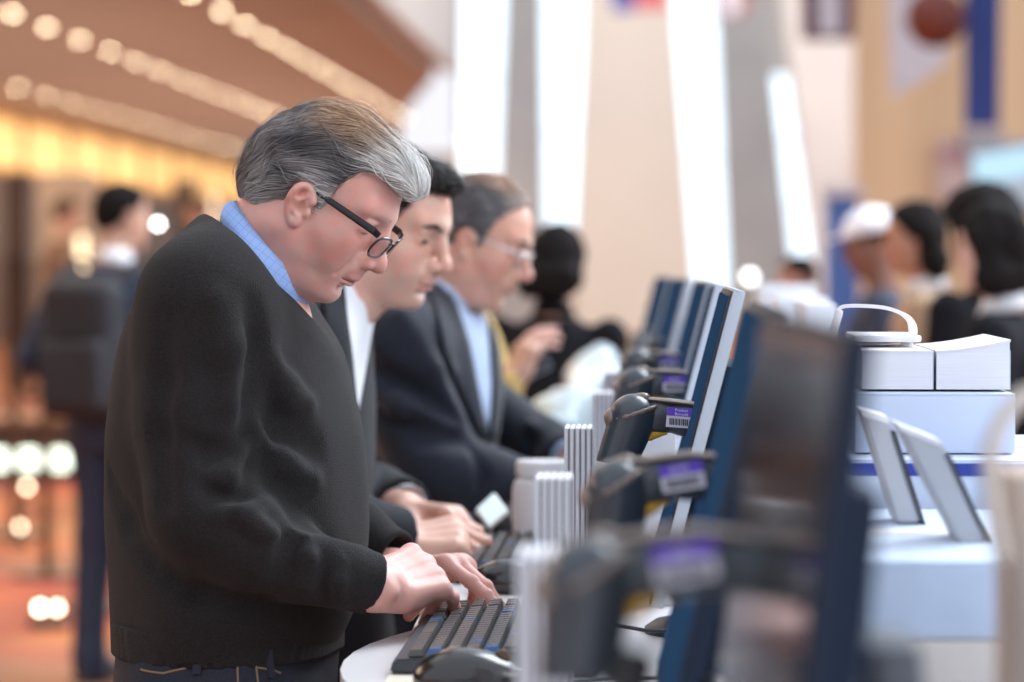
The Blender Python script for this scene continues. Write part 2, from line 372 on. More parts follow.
def hand_sdf(flex, thumb=((.028, .030, -.012), (.055, .052, -.022), (.082, .060, -.030), (.104, .060, -.036)), spread=None, sc=1.0, side=1):
    """right-handed local frame: x to the fingers, z out of the back of the hand, thumb on +y*side; flex = degrees for three joints of each finger"""
    s = Sdf(); Y = side
    s.box((.060, -.001 * Y, -.004), (.040, .036, .0132), rad=.0128, k=.008)
    s.ell((.036, .020 * Y, -.014), (.034, .018, .014), k=.014); s.ell((.040, -.022 * Y, -.012), (.036, .014, .013), k=.012)
    s.ell((.088, .001, -.004), (.016, .038, .012), k=.012)
    s.chain([(-.016, 0, -.002), (-.006, 0, -.002), (.012, 0, -.003)], [.021, .0235, .025], k=.015)
    s.ell((-.004, -.018 * Y, .010), (.010, .010, .008), k=.01)
    tips = {}; spread = spread or {}
    for f, ((rx, ry), L, R) in HANDJ.items():
        p = np.array((rx, ry * Y, .000)); a = 0; sp = math.radians(spread.get(f, 0)) * Y; pts = [p.copy()]
        s.cone((rx * .45, ry * .75 * Y, .002), p + (0, 0, .002), .007, .0095, k=.008)      # the tendon ridge to the knuckle
        for j in range(3):
            a += math.radians(flex[f][j]); d = np.array((math.cos(a) * math.cos(sp), math.cos(a) * math.sin(sp), -math.sin(a))); p = p + d * L[j]; pts.append(p.copy())
        s.chain(pts, R, k=.0025, k0=.008)
        for j in (1, 2): s.ell(pts[j] + np.array((0, 0, .0012)), (R[j] * 1.03,) * 3, k=.003)
        tips[f] = (pts[-1], d)
    th = [np.array((q[0], q[1] * Y, q[2])) for q in thumb]
    s.chain(th, [.0150, .0122, .0105, .0085], k=.003, k0=.016)
    return s, tips
def hand_mesh(M, cols, h=.0016, **kw):
    s, tips = hand_sdf(**kw); V, F = s.mesh(h)
    C = np.tile(np.array(cols, float), (len(V), 1)); red = np.array((.60, .22, .17))
    d = np.clip((V[:, 0] - .08) / .1, 0, 1)[:, None] * .22; C = C * (1 - d) + red * d
    for f, (p, dr) in tips.items():   # nails
        up = np.cross(np.cross(dr, (0, 0, 1)), dr) * -1; up = np.array((0, 0, 1.0)) - dr * dr[2]; up /= max(np.linalg.norm(up), 1e-6)
        c = p + up * .006 - dr * .001; q = ((V - c) ** 2).sum(1); m = np.clip(1.4 - q / .0052 ** 2, 0, 1)[:, None] * .6; C = C * (1 - m) + np.array((.80, .55, .48)) * m
    return xf(M, V), F, C
def strands(s, seeds, field, n=12, step=.004, lift=.0012, rad=.00035, colf=None, seed=1, wob=.35):
    """hair strands traced over the surface of an implicit body, as thin three-sided blades"""
    r = np.random.default_rng(seed); P = seeds.copy(); path = []; N = len(P)
    clump = wave3(seed + 5, 120, 1.0); lf = r.uniform(.2, 1.0, (N, 1)) * lift; prev = None
    for i in range(n):
        g = s.grad(P); f = s.at(P)[:, None]; P = P - g * f; path.append(P + g * (lf * math.sin(min(1, (i + .5) / n * 1.3) * 2.6) * 1.2 + .0003))
        d = field(P); w = clump(P[:, 0], P[:, 1], P[:, 2])[:, None]; side = np.cross(g, d); d = d + side * w * wob
        d = d - g * (d * g).sum(1, keepdims=True); d /= np.maximum(np.linalg.norm(d, axis=1, keepdims=True), 1e-9)
        if prev is not None: d = d * .6 + prev * .4; d /= np.maximum(np.linalg.norm(d, axis=1, keepdims=True), 1e-9)
        prev = d; P = P + d * step
    path = np.stack(path, 1); tan = np.gradient(path, axis=1); tan /= np.maximum(np.linalg.norm(tan, axis=2, keepdims=True), 1e-9)
    G = s.grad(path.reshape(-1, 3)).reshape(path.shape); B = np.cross(tan, G); B /= np.maximum(np.linalg.norm(B, axis=2, keepdims=True), 1e-9)
    tp = (np.sin(np.linspace(.25, math.pi - .15, n)) ** .5)[None, :, None] * rad
    V = np.stack([path + B * tp * 1.3, path - B * tp * 1.3, path + G * tp], 2)      # N,n,3,3
    idx = np.arange(N * n * 3).reshape(N, n, 3); Q = []
    for a, b in ((0, 2), (2, 1), (1, 0)): Q.append(np.stack([idx[:, :-1, a], idx[:, :-1, b], idx[:, 1:, b], idx[:, 1:, a]], -1).reshape(-1, 4))
    base = colf(seeds, r); C = np.repeat(base[:, None, :], n * 3, 1).reshape(-1, 3)
    return V.reshape(-1, 3), np.concatenate(Q), C
def seeds_on(V, mask, n, seed=3):
    r = np.random.default_rng(seed); idx = np.flatnonzero(mask); return V[r.choice(idx, n)] + r.normal(size=(n, 3)) * .0006
SKIN = mat('skin', (.7, .45, .36), rough=.48, attr=True, noise=(45, .05), bump=.12, bscale=420, sss=.12)
HAIR = mat('hair_strands', (.3, .3, .3), rough=.42, attr=True, noise=(200, .1))
HCAP = mat('hair_mass', (.3, .3, .3), rough=.75, spec=.06, attr=True, noise=(60, .2), bump=.5, bscale=140)
def glasses(parent, M, rimcol, armcol, name='glasses', thick=.0016, w=.051, hh=.034, x0=.1035, z0=.012, armz=.024, armt=.0042, lens_fac=.12):
    """built in head space, then carried by M"""
    g = bpy.data.objects.new(name, None); SC.collection.objects.link(g); g.parent = parent; g.empty_display_size = .02
    rim = mat('spectacle_rim_' + rimcol[0], rimcol[1], rough=.25, metal=rimcol[2]); arm = mat('spectacle_arm_' + armcol[0], armcol[1], rough=.3, metal=armcol[2])
    glass = mat('spectacle_glass', (.9, .95, 1), rough=.02, trans=1, alpha=.25)
    M4 = Matrix(M.tolist())
    def T(b, nm, m): o = b.build(nm, m, g); o.data.transform(M4); return o
    for sd in (-1, 1):
        pts = []; 
        for i in range(29):
            a = 2 * math.pi * i / 28; cx, sx_ = math.cos(a), math.sin(a)
            yy = sd * .033 + w / 2 * math.copysign(abs(cx) ** .7, cx); zz = z0 + hh / 2 * math.copysign(abs(sx_) ** .75, sx_)
            pts.append((x0 - 2.2 * (yy * yy) * 1.0 + .12 * (zz - z0), yy, zz))
        T(MB().tube(pts, thick, n=8, flat=(1, 1.2)), 'lens_rim', rim)
        b = MB(); b._add([(p[0], p[1], p[2]) for p in pts[:-1]] + [(p[0] + .0012, p[1], p[2]) for p in pts[:-1]],
            [tuple(range(28)), tuple(range(28, 56))] + [(i, (i + 1) % 28, 28 + (i + 1) % 28, 28 + i) for i in range(28)])
        T(b, 'lens', glass)
        e = x0 - 2.2 * .0585 ** 2
        T(MB().tube([(e, sd * .0585, armz - .002), (e - .006, sd * .066, armz), (.045, sd * .0755, armz - .001), (.022, sd * .0775, armz - .002), (.008, sd * .0785, armz - .004), (.002, sd * .079, armz - .010)],
            [armt * .9, armt, armt * .85, armt * .7, armt * .5, armt * .4], n=8, flat=(.42, 1)), 'temple_arm', arm)
    T(MB().tube([(x0 - .001, -.0085, z0 + .006), (x0 + .002, 0, z0 + .009), (x0 - .001, .0085, z0 + .006)], thick * 1.1, n=8), 'bridge', rim)
    return g
def bent_cloth(s, folds):
    for a, b, r, k in folds: s.cone(a, b, r, r * .8, k=k)
def collar_band(name, back, front, back_low, front_low, half, Y, m, parent, out=.010, thick=.002, open_ang=14, twist=0.0, yaw=0.0, tips=0.0, fall=None):
    """a folded shirt collar: a band round the neck from the nape to the throat, points in place coordinates; back and front lie on the mid plane"""
    back, front, back_low, front_low = (np.array(q, float) for q in (back, front, back_low, front_low)); V = []; n = 40; rows = 7
    c0 = (back + front) / 2; a0 = (front - back) / 2; c1 = (back_low + front_low) / 2; a1 = (front_low - back_low) / 2
    lat = np.array((-math.sin(yaw), math.cos(yaw), 0))
    for i in range(n + 1):
        t = -math.pi + math.radians(open_ang) + (2 * math.pi - 2 * math.radians(open_ang)) * i / n      # 0 = nape
        cs, sn = -math.cos(t), math.sin(t)
        p0 = c0 + a0 * cs + lat * half * sn; p1 = c1 + a1 * cs * (1 + tips * max(0, cs) ** 6) + lat * (half + out) * sn
        for j in range(rows):
            u = j / (rows - 1); V.append(p0 * (1 - u) + p1 * u + (p1 - c1) * .10 * math.sin(math.pi * u))
    F = [(i * rows + j, (i + 1) * rows + j, (i + 1) * rows + j + 1, i * rows + j + 1) for i in range(n) for j in range(rows - 1)]
    o = link_mesh(name, V, F, m, parent); md = o.modifiers.new('thick', 'SOLIDIFY'); md.thickness = thick; md.offset = 0
    return o
# ------------------------------------------------------------------ the grey haired man in the sweater
def offs(*v): return np.array(v, float)
def person_root(label, loc, cat='person', group=None): return thing('person', label, cat, loc, 0, group)
def finish(root):
    """children were built at their places in the room; hang them on the root without moving them"""
    for c in list(root.children): c.matrix_parent_inverse = Matrix.Translation(-Vector(root.location))
def head_matrix(px, py, Y, pitch, yaw, roll=0, sc=1.0):
    """ear to ear middle shows at px, py; faces +X, pitched down, turned by yaw (negative = towards the camera)"""
    R = np.array((Matrix.Rotation(yaw, 3, 'Z') @ Matrix.Rotation(pitch, 3, 'Y') @ Matrix.Rotation(roll, 3, 'X')).to_3x3())
    M = np.eye(4); M[:3, :3] = R * sc; M[:3, 3] = W(px, py, Y); return M
def inv(M, p): return xf(np.linalg.inv(M), np.array(p, float)[None])[0]

def legs(root, hipL, hipR, m, shoe, r=(.095, .06, .05), foot=.27, h=.008, z0=1.02, folds=True, name='trousers', lean=0.0, dirx=(1, 0)):
    s = Sdf(); hl, hr = np.array(hipL, float), np.array(hipR, float); dx = np.array((dirx[0], dirx[1], 0))
    s.ell((hl + hr) / 2 + offs(0, 0, .06), (.135, .175, .13), k=.05)
    for q in (hl, hr):
        kn = offs(q[0] + .02, q[1], .50); an = offs(q[0] - .03, q[1], .09)
        s.chain([q, kn, an, an - offs(0, 0, .05)], [r[0], r[1] + .015, r[2] + .012, r[2] + .015], k=.03)
    if folds: s.disp = wave3(11, 30, .004)
    V, F = s.mesh(h); o = link_mesh(name, V, F, m, root)
    for q in (hl, hr):
        b = Sdf(); c = offs(q[0] - .03, q[1], 0)
        b.chain([c + offs(0, 0, .045), c + dx * .12 + offs(0, 0, .032), c + dx * .20 + offs(0, 0, .026)], [.042, .038, .03], k=.02).box(c + dx * .085 + offs(0, 0, .012), (.14, .042, .012), rad=.008, k=.01, rot=rotm(0, 0, math.atan2(dirx[1], dirx[0])))
        V, F = b.mesh(.006); link_mesh('shoe', V, F, shoe, root)
    return o
def torso_body(s, pts):   # coarse continuous body under the clothes
    for a, b, ra, rb in pts: s.cone(a, b, ra, rb, k=.05)

def hair_cap(M, poly, cols, thick=.006, extra=(), h=.0022, disp=None, head=None):
    s = Sdf(); s.ell((.006, 0, .047), (.080 + thick, .0735 + thick, .074 + thick), k=.01).ell((-.030, 0, .024), (.0575 + thick, .064 + thick, .054 + thick), k=.025).ell((.028, 0, .044), (.064 + thick, .064 + thick, .058 + thick), k=.02)
    s.ell((-.045, 0, .0), (.036 + thick, .050 + thick, .045 + thick), k=.03)
    for c, r, k in extra: s.ell(c, r, k=k)
    f = poly2d(poly); s.region(f, k=.008)
    return s

def man_sweater():
    root = person_root('grey-haired man in a charcoal sweater and black-framed glasses typing at the nearest keyboard', tuple(W(235, 265, 3.3)[:2]) + (0,))
    Y = 3.3; skin = (.80, .42, .35)
    M = head_matrix(310, 201, Y, math.radians(36), math.radians(-8), roll=math.radians(0), sc=.96)
    hs = head_sdf(fat=.6, old=1, nose=.97)
    n0 = inv(M, W(252, 262, Y)); n1 = offs(-.015, 0, -.035)
    hs.cone(n0, n1, .064, .055, k=.03); hs.cone(inv(M, W(276, 280, Y)), (.015, 0, -.055), .036, .034, k=.03)
    hs.ell((.032, 0, -.088), (.030, .030, .017), k=.02)
    hs.cone(inv(M, W(262, 236, Y - .053)), inv(M, W(250, 250, Y - .056)), .0025, .002, k=.006, sub=True)
    # brow furrows and crow's feet
    for z in (.058, .068): hs.chain([(.092, -.03, z), (.096, 0, z + .002), (.092, .03, z)], [.0008] * 3, k=.003, sub=True)
    V, F = hs.mesh(.0017); C = skin_cols(V, skin, cheek=.45, beard=.12); V = squat(V)
    body = [(xf(M, V), F, C)]
    # hands: right hand (near) with the index on the keys, left hand beyond
    fr = dict(index=(45, 35, 15), middle=(48, 40, 20), ring=(46, 34, 16), little=(30, 22, 12))
    pw = W(376, 586, 3.135)
    Mr = frame(pw, (.55, .80, .10), (.2, -.7, .7))
    body.append(hand_mesh(Mr, skin, flex=fr, side=1, thumb=((.026, .028, -.014), (.050, .044, -.028), (.076, .040, -.040), (.098, .034, -.046)), spread=dict(index=4, little=-6)))
    fl = dict(index=(34, 6, 2), middle=(40, 16, 8), ring=(62, 40, 20), little=(66, 40, 22))
    pl = W(392, 568, 3.45)
    Ml = frame(pl, (.90, -.40, .10), (.0, .10, .99))
    body.append(hand_mesh(Ml, skin, flex=fl, side=-1, thumb=((.030, .026, -.014), (.060, .040, -.026), (.086, .042, -.040), (.100, .040, -.062)), spread=dict(index=5, middle=1, ring=-5, little=-12)))
    # the body under the sweater
    s = Sdf(); sh_n, sh_f = W(208, 305, 3.13), W(212, 300, 3.47); el_n, el_f = W(205, 508, 3.10), W(300, 520, 3.52)
    s.cone(W(262, 262, Y), W(232, 330, Y), .045, .085, k=.02).cone(W(232, 345, Y), W(235, 560, Y), .095, .10, k=.04).cone(sh_n, sh_f, .045, .045, k=.03)
    s.chain([sh_n, el_n, pw], [.045, .030, .019], k=.02).chain([sh_f, el_f, pl], [.045, .030, .019], k=.02)
    hipn, hipf = W(228, 680, 3.2) , W(228, 680, 3.4)
    s.cone(W(235, 560, Y), W(230, 640, Y), .10, .105, k=.05)
    for q in (hipn, hipf): s.chain([q, offs(q[0] + .02, q[1], .5), offs(q[0] - .03, q[1], .08)], [.075, .05, .035], k=.03)
    v, f = s.mesh(.010); body.append((v, f, skin))
    link_mesh('body', *join(body)[:2], SKIN, root, cols=join(body)[2])
    # eyes are cast down: lids closed over them. Brows
    r = np.random.default_rng(4)
    # hair
    poly = [(-.13, -.050), (-.075, -.048), (-.040, -.034), (-.012, -.012), (-.016, .012), (-.010, .027), (.006, .031), (.020, .025), (.026, .010), (.027, -.020), (.037, -.014), (.034, .012), (.034, .034), (.036, .055), (.046, .076), (.066, .086), (.090, .077), (.13, .070), (.14, .2), (-.15, .2)]
    hc = hair_cap(M, poly, None, thick=.008, extra=[((.060, 0, .094), (.044, .056, .028), .02), ((.095, 0, .088), (.014, .040, .015), .012)])
    def warm(P): return np.clip((P[:, 2] - .085) / .03, 0, 1) * np.clip((.085 - P[:, 0]) / .05, 0, 1) * np.clip((P[:, 0] + .05) / .03, 0, 1)  # crown mask: warm light put into the hair colour
    def hcol(P, rr=None, mul=1.0):
        x, y, z = P[:, 0], P[:, 1], P[:, 2]; n = len(P)
        mid = np.array((.23, .215, .21)); wh = np.array((.80, .78, .74)); br = np.array((.50, .31, .18)); dk = np.array((.085, .08, .085))
        strk = wave3(33, 150, 1.0)(x * .35, y, z)[:, None] * .5 + .5
        C = dk + (mid * 1.25 - dk) * np.clip(strk, 0, 1)
        a = np.clip((x - .045) / .045, 0, 1)[:, None] ** .8; C = C * (1 - a) + wh * a
        a = np.clip(1 - ((x - .026) / .022) ** 2 - ((z - .016) / .040) ** 2, 0, 1)[:, None]; C = C * (1 - a) + wh * .9 * a
        a = np.clip(1 - ((x + .035) / .03) ** 2 - ((z + .01) / .045) ** 2, 0, 1)[:, None] * .6; C = C * (1 - a) + wh * .7 * a
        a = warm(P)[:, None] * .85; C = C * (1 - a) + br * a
        if rr is not None: C = C * rr.uniform(.6, 1.45, (n, 1))
        return np.clip(C * mul, 0.01, .9)
    groove = wave3(21, 260, .0016)
    hc.disp = lambda X, Y_, Z: groove(X * .25, Y_, Z * .9 + X * .25)
    V, F = hc.mesh(.0021); hair = link_mesh('hair', xf(M, V), F, HCAP, root, cols=hcol(V, mul=.75))
    def field(P):
        x, y, z = P[:, 0:1], P[:, 1:2], P[:, 2:3]
        back = np.clip((-x - .03) / .05, 0, 1); d = np.concatenate([-1 + back * .75, np.sign(y) * .10 + 0 * y, -.30 - back * 1.2 + np.clip(x * 4, -.2, .35)], 1)
        low = np.clip((.03 - z) / .04, 0, 1); d = d * (1 - low * .5) + np.concatenate([-.45 + 0 * x, 0 * x, -1 + 0 * x], 1) * low * .5
        return d
    okm = (V[:, 2] > -.06) & (V[:, 1] < .05)
    sd = seeds_on(V, okm, 9000)
    fringe = (V[:, 0] > .06) & (V[:, 2] > .07)
    v1 = strands(hc, sd, field, n=12, step=.0042, lift=.0022, rad=.00042, colf=lambda P, rr: hcol(P, rr), seed=2)
    sd2 = seeds_on(V, (V[:, 1] < .05) & (V[:, 2] > .0), 450, 9)
    v2 = strands(hc, sd2, field, n=12, step=.0046, lift=.0075, rad=.0003, colf=lambda P, rr: hcol(P, rr) * 1.15, seed=6, wob=.9)
    j = join([(xf(M, a), b, c) for a, b, c in (v1, v2)])
    link_mesh('hair_strand_layer', j[0], j[1], HAIR, hair, cols=j[2])
    for d in (-1, 1):
        bs = Sdf(); bs.cone((.096, d * .012, .041), (.078, d * .047, .043), .0036, .0026, k=.004)
        Vb, Fb = bs.mesh(.0015); link_mesh('eyebrow', xf(M, Vb), Fb, mat('grey_brow', (.46, .36, .32), rough=.9, noise=(300, .3), bump=.8, bscale=500), root)
    glasses(root, M, ('black', (.02, .02, .022), 0), ('black', (.012, .012, .016), 0), thick=.0014, armt=.0046, armz=.026, x0=.1135, z0=.010, hh=.029, w=.048)
    # sweater
    sw = Sdf()
    px = [(215, 205, 262, .080), (242, 171, 285, .140), (275, 146, 308, .188), (310, 130, 322, .200), (345, 119, 338, .205), (385, 111, 350, .205), (430, 108, 361, .205), (480, 109, 368, .205), (530, 111, 369, .205), (575, 112, 364, .200), (603, 113, 354, .196), (620, 114, 347, .192), (640, 122, 336, .183)]
    zs, cx, rx, ry = [], [], [], []
    for py, a, b, yy in reversed(px):
        A, B = W(a, py, Y), W(b, py, Y); zs.append(A[2]); cx.append((A[0] + B[0]) / 2); rx.append((B[0] - A[0]) / 2); ry.append(yy)
    sw.stack(zs, cx, [Y] * len(zs), rx, ry, p=2.15, k=.02)
    sw.chain([W(232, 287, 3.25), sh_n], [.050, .070], k=.05); sw.chain([W(232, 287, 3.35), sh_f], [.050, .070], k=.05)
    mid_n = (sh_n + el_n) / 2 + offs(-.008, 0, 0)
    cuff_n = W(372, 585, 3.135)
    sw.chain([sh_n, mid_n, el_n, W(262, 545, 3.10), W(305, 566, 3.11), W(335, 575, 3.12), cuff_n], [.072, .064, .058, .055, .043, .036, .033], k=.018, k0=.04)
    cf = W(396, 560, 3.462); sw.chain([sh_f, el_f, W(350, 540, 3.5), cf], [.070, .055, .045, .036], k=.02)
    # folds at the elbow, along the sleeve and under the arm
    def fold(pts, r, k=.012, sub=False):
        P = np.array([W(*q) for q in pts])
        for _ in range(5): P = P - sw.grad(P) * np.clip(sw.at(P), -.03, .03)[:, None]
        P = P + sw.grad(P) * (r * .35 if sub else -r * .25); rr = [r * .3] + [r] * (len(pts) - 2) + [r * .3]
        sw.chain(P, rr, k=k, sub=sub)
    fold([(268, 430, 3.05), (245, 456, 3.03), (215, 458, 3.03), (190, 445, 3.03)], .009, .022, True)
    fold([(272, 462, 3.06), (248, 486, 3.03), (218, 490, 3.03), (195, 480, 3.03)], .009, .020, True)
    fold([(268, 446, 3.05), (246, 471, 3.03), (216, 474, 3.03)], .012, .014)
    fold([(275, 482, 3.05), (252, 505, 3.03), (222, 512, 3.03)], .010, .016)
    fold([(302, 512, 3.06), (296, 542, 3.05), (280, 580, 3.05)], .008, .018, True)
    fold([(312, 530, 3.07), (308, 556, 3.06), (296, 592, 3.07)], .009, .012)
    fold([(240, 512, 3.04), (266, 530, 3.04), (292, 540, 3.05)], .009, .016)
    fold([(165, 320, 3.05), (152, 380, 3.04), (150, 440, 3.04), (160, 500, 3.04)], .007, .025, True)
    fold([(250, 300, 3.07), (266, 350, 3.07), (268, 400, 3.07), (262, 430, 3.06)], .010, .022, True)
    fold([(215, 300, 3.05), (235, 350, 3.04), (236, 400, 3.04)], .008, .03)
    fold([(268, 395, 3.11), (300, 428, 3.10), (345, 442, 3.13)], .010, .03, True)
    fold([(272, 430, 3.10), (310, 462, 3.09), (352, 476, 3.12)], .012, .025)
    fold([(280, 465, 3.10), (320, 498, 3.10), (358, 508, 3.13)], .009, .03, True)
    fold([(285, 360, 3.11), (315, 385, 3.12), (345, 395, 3.14)], .009, .03)
    fold([(150, 570, 3.10), (200, 598, 3.09), (262, 612, 3.09)], .009, .025, True)
    fold([(325, 556, 3.08), (322, 580, 3.08), (330, 606, 3.10)], .006, .010, True)
    fold([(342, 560, 3.08), (338, 582, 3.08), (344, 608, 3.10)], .006, .010)
    fold([(125, 480, 3.2), (128, 520, 3.15), (150, 560, 3.12)], .008, .025, True)
    cuff_cut(sw, cuff_n, cuff_n - W(335, 575, 3.12)); cuff_cut(sw, cf, cf - W(350, 540, 3.5))
    # opening for the neck
    na, nb = W(248, 268, Y), W(285, 190, Y)
    p0, p1 = W(213, 221, Y), W(300, 309, Y); tt = (p1 - p0) / np.linalg.norm(p1 - p0); nn = np.array((-tt[2], 0, tt[0])); nn = nn if nn[2] > 0 else -nn
    sw.region(lambda X, Y_, Z: (X - p0[0]) * nn[0] + (Z - p0[2]) * nn[2] - 1.0 * (Y_ - Y) ** 2 + 0 * X, k=.012)
    sw.cone(na, nb, .058, .075, k=.008, sub=True)
    w1 = wave3(3, 22, .0045); w2 = wave3(8, 60, .0016); sw.disp = lambda X, Y_, Z: w1(X, Y_, Z * .6) + w2(X, Y_, Z)
    knit = mat('charcoal_knit', (.025, .0225, .023), rough=.95, noise=(420, .45), bump=.8, bscale=700, sheen=.06, spec=.15)
    nt = knit.node_tree
    V, F = sw.mesh(.0042); sweater = link_mesh('sweater', V, F, knit, root)
    for q, q0, rr in ((cuff_n, W(335, 575, 3.12), .0350), (cf, W(350, 540, 3.5), .0385)):
        rib = Sdf(); ax = q - q0; ax /= np.linalg.norm(ax); rib.cone(q - ax * .030, q - ax * .004, rr, rr * .97, k=.004); cuff_cut(rib, q, ax); Vr, Fr = rib.mesh(.003); link_mesh('cuff', Vr, Fr, knit, sweater)
    # ribbed hem
    hem = Sdf(); A, B = W(114, 630, Y), W(345, 630, Y); C0 = (A + B) / 2; rxx = (B[0] - A[0]) / 2
    hem.stack([W(0, 646, Y)[2], W(0, 612, Y)[2]], [C0[0]] * 2, [Y] * 2, [rxx * .98, rxx * .99], [.186, .190], p=2.15); hem.disp = lambda X, Y_, Z: .0008 * np.sin(np.arctan2(Y_ - Y, X - C0[0]) * 220)
    V, F = hem.mesh(.004); link_mesh('hem_band', V, F, knit, sweater)
    # shirt collar
    m = checked_shirt('blue_check_shirt', (.34, .50, .88), (.24, .39, .78), 115, lw=.09)
    cb = collar_band('shirt_collar', W(237, 201, Y), W(306, 284, Y), W(222, 219, Y), W(294, 312, Y), .066, Y, m, root, out=.014, open_ang=9, tips=.05)
    link_mesh('shirt', *(lambda q: q)(shirt_stub(W(258, 282, Y), W(280, 262, Y), .067, .056)), m, root)
    # jeans
    jn = mat('dark_denim', (.016, .02, .034), rough=.85, noise=(300, .3), bump=.4, bscale=500)
    st = mat('denim_stitch', (.22, .15, .09), rough=.8)
    j = Sdf(); zz = [.80, .90, 1.0, 1.10]; cxx = W(226, 660, Y)[0]
    j.stack(zz, [cxx - .005, cxx, cxx, cxx + .005], [Y] * 4, [.125, .138, .130, .126], [.165, .18, .178, .176], p=2.2, k=.03)
    for q in (hipn, hipf): j.chain([q - offs(0, 0, .06), offs(q[0] + .02, q[1], .5), offs(q[0] - .03, q[1], .09), offs(q[0] - .03, q[1], .03)], [.098, .075, .066, .068], k=.04)
    j.disp = wave3(15, 32, .004); V, F = j.mesh(.006); jeans = link_mesh('jeans', V, F, jn, root)
    for a, b in (((112, 668), (160, 673)), ((160, 673), (205, 664)), ((238, 640), (238, 682)), ((262, 650), (262, 682)), ((262, 666), (322, 668))):
        pa, pb = W(a[0], a[1], 3.115), W(b[0], b[1], 3.115)
        P = []
        for t in np.linspace(0, 1, 9):
            p = (pa + (pb - pa) * t)[None].copy()
            for _ in range(4): g = j.grad(p); p = p - g * j.at(p)[:, None]
            P.append(p[0])
        link_tube('pocket_seam', P, .0014, st, jeans)
    for pxx in (196, 292):
        p = []
        for pyy in (650, 658, 666, 674):
            q = W(pxx, pyy, 3.11)[None].copy()
            for _ in range(4): g = j.grad(q); q = q - g * (j.at(q)[:, None] - .002)
            p.append(q[0])
        MB().tube(p, .005, n=8, flat=(1, .4)).build('belt_loop', jn, jeans)
    for q in (hipn, hipf):
        b = Sdf(); c = offs(q[0] - .03, q[1], 0); b.chain([c + offs(0, 0, .05), c + offs(.12, 0, .035), c + offs(.2, 0, .03)], [.045, .04, .032], k=.02).box(c + offs(.085, 0, .012), (.14, .044, .012), rad=.008, k=.01)
        V, F = b.mesh(.007); link_mesh('shoe', V, F, mat('brown_leather', (.06, .035, .02), rough=.4), root)
    # ring on the near hand
    gold = mat('gold', (.9, .62, .25), rough=.2, metal=1)
    base = np.array((.091, .012, 0)); a = math.radians(fl['ring'][0]); sp = math.radians(-5) * -1; d = np.array((math.cos(a) * math.cos(sp), math.cos(a) * math.sin(sp), -math.sin(a)))
    c = base + d * .026; u = np.array((0, 1.0, 0)); v = np.cross(d, u); P = [xf(Ml, (c + (u * math.cos(t) + v * math.sin(t)) * .0098)[None])[0] for t in np.linspace(0, 2 * math.pi, 25)]
    link_tube('ring', P, .0016, gold, root)
    finish(root); return root
def cuff_cut(s, q, ax, r=.06):
    ax = ax / np.linalg.norm(ax); M = frame(q, ax, (0, .1, 1)); s.box(q + ax * .05, (.05, r, r), rad=.001, k=.004, rot=M[:3, :3], sub=True); s.cone(q - ax * .006, q + ax * .02, .029, .029, k=.003, sub=True)
def link_tube(name, P, r, m, parent, n=8): return MB().tube(P, r, n=n).build(name, m, parent)
def shirt_stub(a, b, ra, rb):
    s = Sdf(); s.cone(a, b, ra, rb); V, F = s.mesh(.005); return V, F
def checked_shirt(name, col, line, freq, lw=.06):
    m = mat(name, col, rough=.8, noise=(400, .06), bump=.2, bscale=800)
    nt = m.node_tree; b = nt.nodes['Principled BSDF']; src = b.inputs['Base Color'].links[0].from_socket
    t = nt.nodes.new('ShaderNodeTexCoord'); mp = nt.nodes.new('ShaderNodeMapping'); mp.inputs['Rotation'].default_value = (0, .9, 0); nt.links.new(t.outputs['Object'], mp.inputs[0])
    sp = nt.nodes.new('ShaderNodeSeparateXYZ'); nt.links.new(mp.outputs[0], sp.inputs[0]); out = None
    for ax in (0, 2):
        w = nt.nodes.new('ShaderNodeMath'); w.operation = 'MULTIPLY'; w.inputs[1].default_value = freq; nt.links.new(sp.outputs[ax], w.inputs[0])
        f = nt.nodes.new('ShaderNodeMath'); f.operation = 'FRACT'; nt.links.new(w.outputs[0], f.inputs[0])
        c = nt.nodes.new('ShaderNodeMath'); c.operation = 'LESS_THAN'; c.inputs[1].default_value = lw; nt.links.new(f.outputs[0], c.inputs[0])
        if out is None: out = c.outputs[0]
        else:
            mm = nt.nodes.new('ShaderNodeMath'); mm.operation = 'MAXIMUM'; nt.links.new(out, mm.inputs[0]); nt.links.new(c.outputs[0], mm.inputs[1]); out = mm.outputs[0]
    mx = nt.nodes.new('ShaderNodeMixRGB'); nt.links.new(out, mx.inputs[0]); nt.links.new(src, mx.inputs[1]); mx.inputs[2].default_value = (*line, 1); nt.links.new(mx.outputs[0], b.inputs['Base Color'])
    return m
